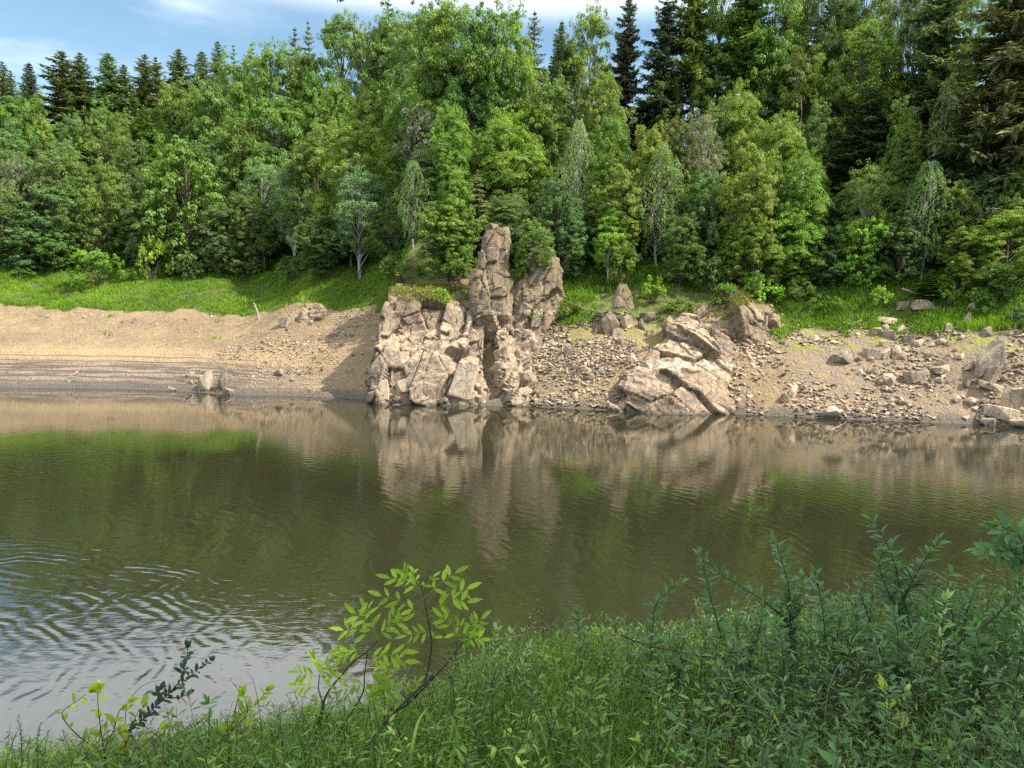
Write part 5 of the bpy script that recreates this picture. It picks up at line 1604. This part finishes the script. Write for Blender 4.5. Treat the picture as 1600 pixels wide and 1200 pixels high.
leafy_plant('green_herb', 'tall green herb just left of the pale silvery herb', 'plant', [[(728, 1100), (730, 1050), (729, 1018)], [(742, 1100), (752, 1050), (758, 1024)]], 3.5, TPL_WIL, .075, .028, MIDG, 93, .9, .003, True, .15)
leafy_plant('green_herb', 'low yellow green herb under the pale silvery herb', 'plant', [[(860, 1100), (856, 1060), (848, 1008)], [(872, 1100), (868, 1050), (862, 1022)]], 3.7, TPL_WIL, .07, .028, (.17, .30, .06), 94, .9, .003, True, .15)

# dead arching stalks
def stalks(label, lines_, Y0, rad, mat=M_TWIG, name='dead_stalk', cat='stalk'):
    A = Acc()
    for st in lines_:
        w = [at(x, y, Y0) for x, y in st]
        A.tube(smooth_poly(w, 16), np.linspace(rad, rad * .4, 16), 5)
    o = link(name, A.mesh(name, mat, True)); tag(o, label, cat)
stalks('thin dark stalk arching left over the pale water beside the dark twig', [[(196, 1180), (197, 1110), (215, 1078), (235, 1066), (251, 1063)]], 3.45, .0022)
stalks('bent thin stalk with a curled tip left of the ash sapling', [[(360, 1180), (364, 1120), (374, 1085), (362, 1065), (354, 1064)]], 3.4, .0020)
stalks('bent thin stalk with a hooked tip nearest the ash sapling', [[(372, 1180), (368, 1110), (380, 1075), (391, 1066)]], 3.4, .0020)
stalks('straight dark stalk rising left of the ash sapling', [[(412, 1180), (405, 1110), (396, 1065), (385, 1048)]], 3.4, .0020)
stalks('long dark bent twig lying across the willows from the centre right', [[(970, 992), (1010, 1008), (1070, 1020), (1130, 1032), (1180, 1052)]], 3.5, .0045)
stalks('second dark twig dropping to the lower right beneath the long one', [[(1012, 1030), (1035, 1055), (1060, 1080), (1100, 1105)]], 3.4, .0040)
stalks('bare dark branch slanting up to the right frame edge', [[(1450, 1060), (1490, 1010), (1550, 968), (1590, 925)]], 3.25, .0055)
stalks('dry straw coloured stalk bent over in the lower right', [[(1288, 1160), (1292, 1090), (1304, 1052), (1318, 1030)]], 3.0, .0035, M_DEAD)

# --- continuous herb layer and grass ------------------------------------
SIL = np.array([(-80, 1172), (0, 1166), (60, 1158), (130, 1150), (200, 1146), (300, 1128), (420, 1112), (500, 1094), (600, 1075), (700, 1056), (760, 1006), (850, 990), (950, 992), (1050, 990), (1120, 968),
                (1200, 950), (1300, 938), (1400, 930), (1500, 936), (1600, 915), (1700, 910)], float)
def near_points(n, r, y0=1.9, y1=5.6):
    Y = r.uniform(y0, y1, n) ; X = r.uniform(-.85, .85, n) * Y
    Z = terrain(X, Y)
    px = project(np.stack([X, Y, Z + .3], 1))[:, 0]
    sil = np.interp(px, SIL[:, 0], SIL[:, 1])
    sil = sil - (26 * vnoise(np.stack([px * .018, Y * 1.3, px * 0], 1), 71) + 8) * np.clip((px - 560) / 300, .12, 1)
    top = np.array([at(a, b, y)[2] for a, b, y in zip(px, sil, Y)])
    return X, Y, Z, top - Z, px
def herbs():
    r = rs(17)
    X, Y, Z, Hm, px = near_points(3600, r)
    A = {k: Acc() for k in ('b', 'm')}
    St = Acc()
    for x, y, z, hm, p in zip(X, Y, Z, Hm, px):
        right_ = np.clip((p - 600) / 300, 0, 1)
        h = min(r.uniform(.30, .85), hm - .02 + r.normal(0, .028 + .035 * right_))
        if h < .12: continue
        right = np.clip((p - 900) / 250, 0, 1)
        if r.uniform() > .58 + .42 * right: continue
        blue = r.uniform() < .12 + .62 * right
        top = np.array([x + r.normal(0, .10), y + r.normal(0, .08), z + h])
        st = smooth_poly([np.array([x, y, z - .03]), np.array([x, y, z + h * .5]) + r.normal(0, .03, 3), top], 10)
        St.tube(st[::3], np.linspace(.0028, .0012, 4), 3, .3)
        n = int(h * r.uniform(20, 30)); 
        t = r.uniform(.22, 1, n) ** .7
        q = np.stack([np.interp(t * 9, np.arange(10), st[:, j]) for j in range(3)], 1)
        a = r.uniform(0, 6.28, n)
        dr = np.stack([np.cos(a), np.sin(a), r.uniform(.1, 1.0, n)], 1)
        nr = UP[None] * .9 + r.normal(0, .45, (n, 3))
        v = np.clip(r.uniform(.25, .7) + r.normal(0, .15, n), 0, 1)
        add_leaves(A['b' if blue else 'm'], q, dr, nr, (.068 if blue else .056) * r.uniform(.65, 1.2) * r.uniform(.6, 1.25, n) * (1 - .35 * t ** 5), v, (TPL_WIL, TPL_NARROW, TPL_NARROW)[r.randint(3)])
    o = link('herb_layer', A['b'].mesh('herb_layer', M_FORE, True), color=(.114, .214, .080)); tag(o, 'dense blue green leafy undergrowth covering the near bank', 'undergrowth', kind='stuff')
    o = link('herb_layer', A['m'].mesh('herb_layer', M_FORE, True), color=(.160, .272, .055)); tag(o, 'dense mid green herbs covering the near bank', 'undergrowth', kind='stuff')
    o = link('herb_stems', St.mesh('herb_stems', M_TWIG)); tag(o, 'thin stems of the near bank undergrowth', 'undergrowth', kind='stuff')
herbs()
def near_grass():
    r = rs(19)
    n = 34000
    X, Y, Z, Hm, px = near_points(n, r)
    h = np.minimum(r.uniform(.2, .7, n), Hm - .05 + r.normal(0, 1, n) * np.where(px > 700, .075, .045))
    on = (h > .1) & (r.uniform(0, 1, n) > .62 * np.clip((px - 900) / 250, 0, 1))
    X, Y, Z, h = X[on], Y[on], Z[on], h[on]; m = len(X)
    a = r.uniform(0, 6.28, m); sd = np.stack([np.cos(a), np.sin(a), a * 0], 1)
    ld = np.stack([r.normal(0, .34, m), r.normal(0, .3, m), a * 0], 1) * h[:, None]
    ts = np.array([0, .35, .7, 1.0])
    c = np.stack([X, Y, Z - .02], 1)[:, None] + ld[:, None] * (ts ** 2.2)[None, :, None] + UP * (h[:, None] * (ts - .16 * ts ** 3)[None])[..., None]
    w = (.0027 * r.uniform(.6, 1.6, m))[:, None] * np.array([1, .9, .6, .08])[None]
    V = np.stack([c - sd[:, None] * w[..., None], c + sd[:, None] * w[..., None]], 2).reshape(-1, 3)
    k = np.arange(m)[:, None] * 8
    q = np.concatenate([k + np.array([[0, 1, 3, 2]]), k + np.array([[2, 3, 5, 4]]), k + np.array([[4, 5, 7, 6]])])
    v = np.clip(r.uniform(.2, .8, m), 0, 1)
    A = Acc(); A.add(V, None, q, np.tile(v, 3))
    o = link('near_grass', A.mesh('near_grass', M_GRASS, True), color=(.150, .258, .052))
    tag(o, 'long green grass blades on the near bank', 'grass', kind='stuff')
    # dry straw from last year
    m2 = 900
    pk = r.choice(m, m2)
    hh = h[pk] * r.uniform(.7, 1.15, m2); a = r.uniform(0, 6.28, m2); sd = np.stack([np.cos(a), np.sin(a), a * 0], 1)
    ld = np.stack([r.normal(0, .75, m2), r.normal(0, .5, m2), a * 0], 1) * hh[:, None]
    c = np.stack([X[pk], Y[pk], Z[pk] - .02], 1)[:, None] + ld[:, None] * (ts ** 2.0)[None, :, None] + UP * (hh[:, None] * (ts - .42 * ts ** 3)[None])[..., None]
    w = (.0022 * r.uniform(.6, 1.4, m2))[:, None] * np.array([1, .9, .7, .2])[None]
    V = np.stack([c - sd[:, None] * w[..., None], c + sd[:, None] * w[..., None]], 2).reshape(-1, 3)
    k = np.arange(m2)[:, None] * 8
    A = Acc(); A.add(V, None, np.concatenate([k + np.array([[0, 1, 3, 2]]), k + np.array([[2, 3, 5, 4]]), k + np.array([[4, 5, 7, 6]])]), np.tile(r.uniform(.2, .8, m2), 3))
    o = link('dry_grass', A.mesh('dry_grass', M_GRASS, True), color=(.30, .25, .13))
    tag(o, 'dry straw coloured grass stalks mixed into the near grass', 'grass', kind='stuff')
    # broad sedge blades standing taller
    A = Acc()
    for (x, y0, x1, y1, w_) in ((640, 1200, 668, 1105, 6), (720, 1210, 700, 1110, 5), (1030, 1215, 1100, 1090, 6), (950, 1220, 960, 1120, 5), (1240, 1210, 1160, 1060, 5), (1180, 1215, 1240, 1090, 5), (860, 1215, 830, 1110, 5), (1100, 1220, 1110, 1130, 6), (700, 1215, 720, 1170, 6), (1290, 1215, 1350, 1110, 5), (1480, 1215, 1440, 1100, 5)):
        Yb = 2.75
        a_ = at(x, y0, Yb); b_ = at(x1, y1, Yb + .1); mdl = (a_ + b_) / 2 + np.array([(a_[0] - b_[0]) * .12, 0, .05])
        p = smooth_poly([a_ - UP * .25, a_, mdl, b_], 14)
        ww = (w_ / F_PX * Yb * .5) * np.clip(1.1 - np.linspace(0, 1, 14) ** 3, .08, 1)
        s_ = np.array([.9, .3, .1])
        Vv = np.stack([p - s_ * ww[:, None], p + UP * -.002, p + s_ * ww[:, None]], 1).reshape(-1, 3)
        kk = np.arange(13)[:, None] * 3
        A.add(Vv, None, np.concatenate([kk + np.array([[0, 1, 4, 3]]), kk + np.array([[1, 2, 5, 4]])]), r.uniform(.5, .95))
    o = link('sedge_blades', A.mesh('sedge_blades', M_GRASS, True), color=(.19, .31, .09))
    tag(o, 'broad pale sedge blades among the near grass', 'grass', kind='stuff')
near_grass()

# trees of the near bank beside the photographer: they shade the foreground
for k, (kd, x, y, h, w_, lab) in enumerate([('br', 11.4, 1.6, 19.5, 9.6, 'tall oak on the near bank to the right of the viewpoint'), ('op', 6.9, -2.8, 18, 8, 'open crowned aspen on the near bank behind the viewpoint')]):
    p = np.array([x, y, ground_at(x, y)])
    plant(kd, 0, 0, 0, w_, 'G', lab, pos=p, H=h)
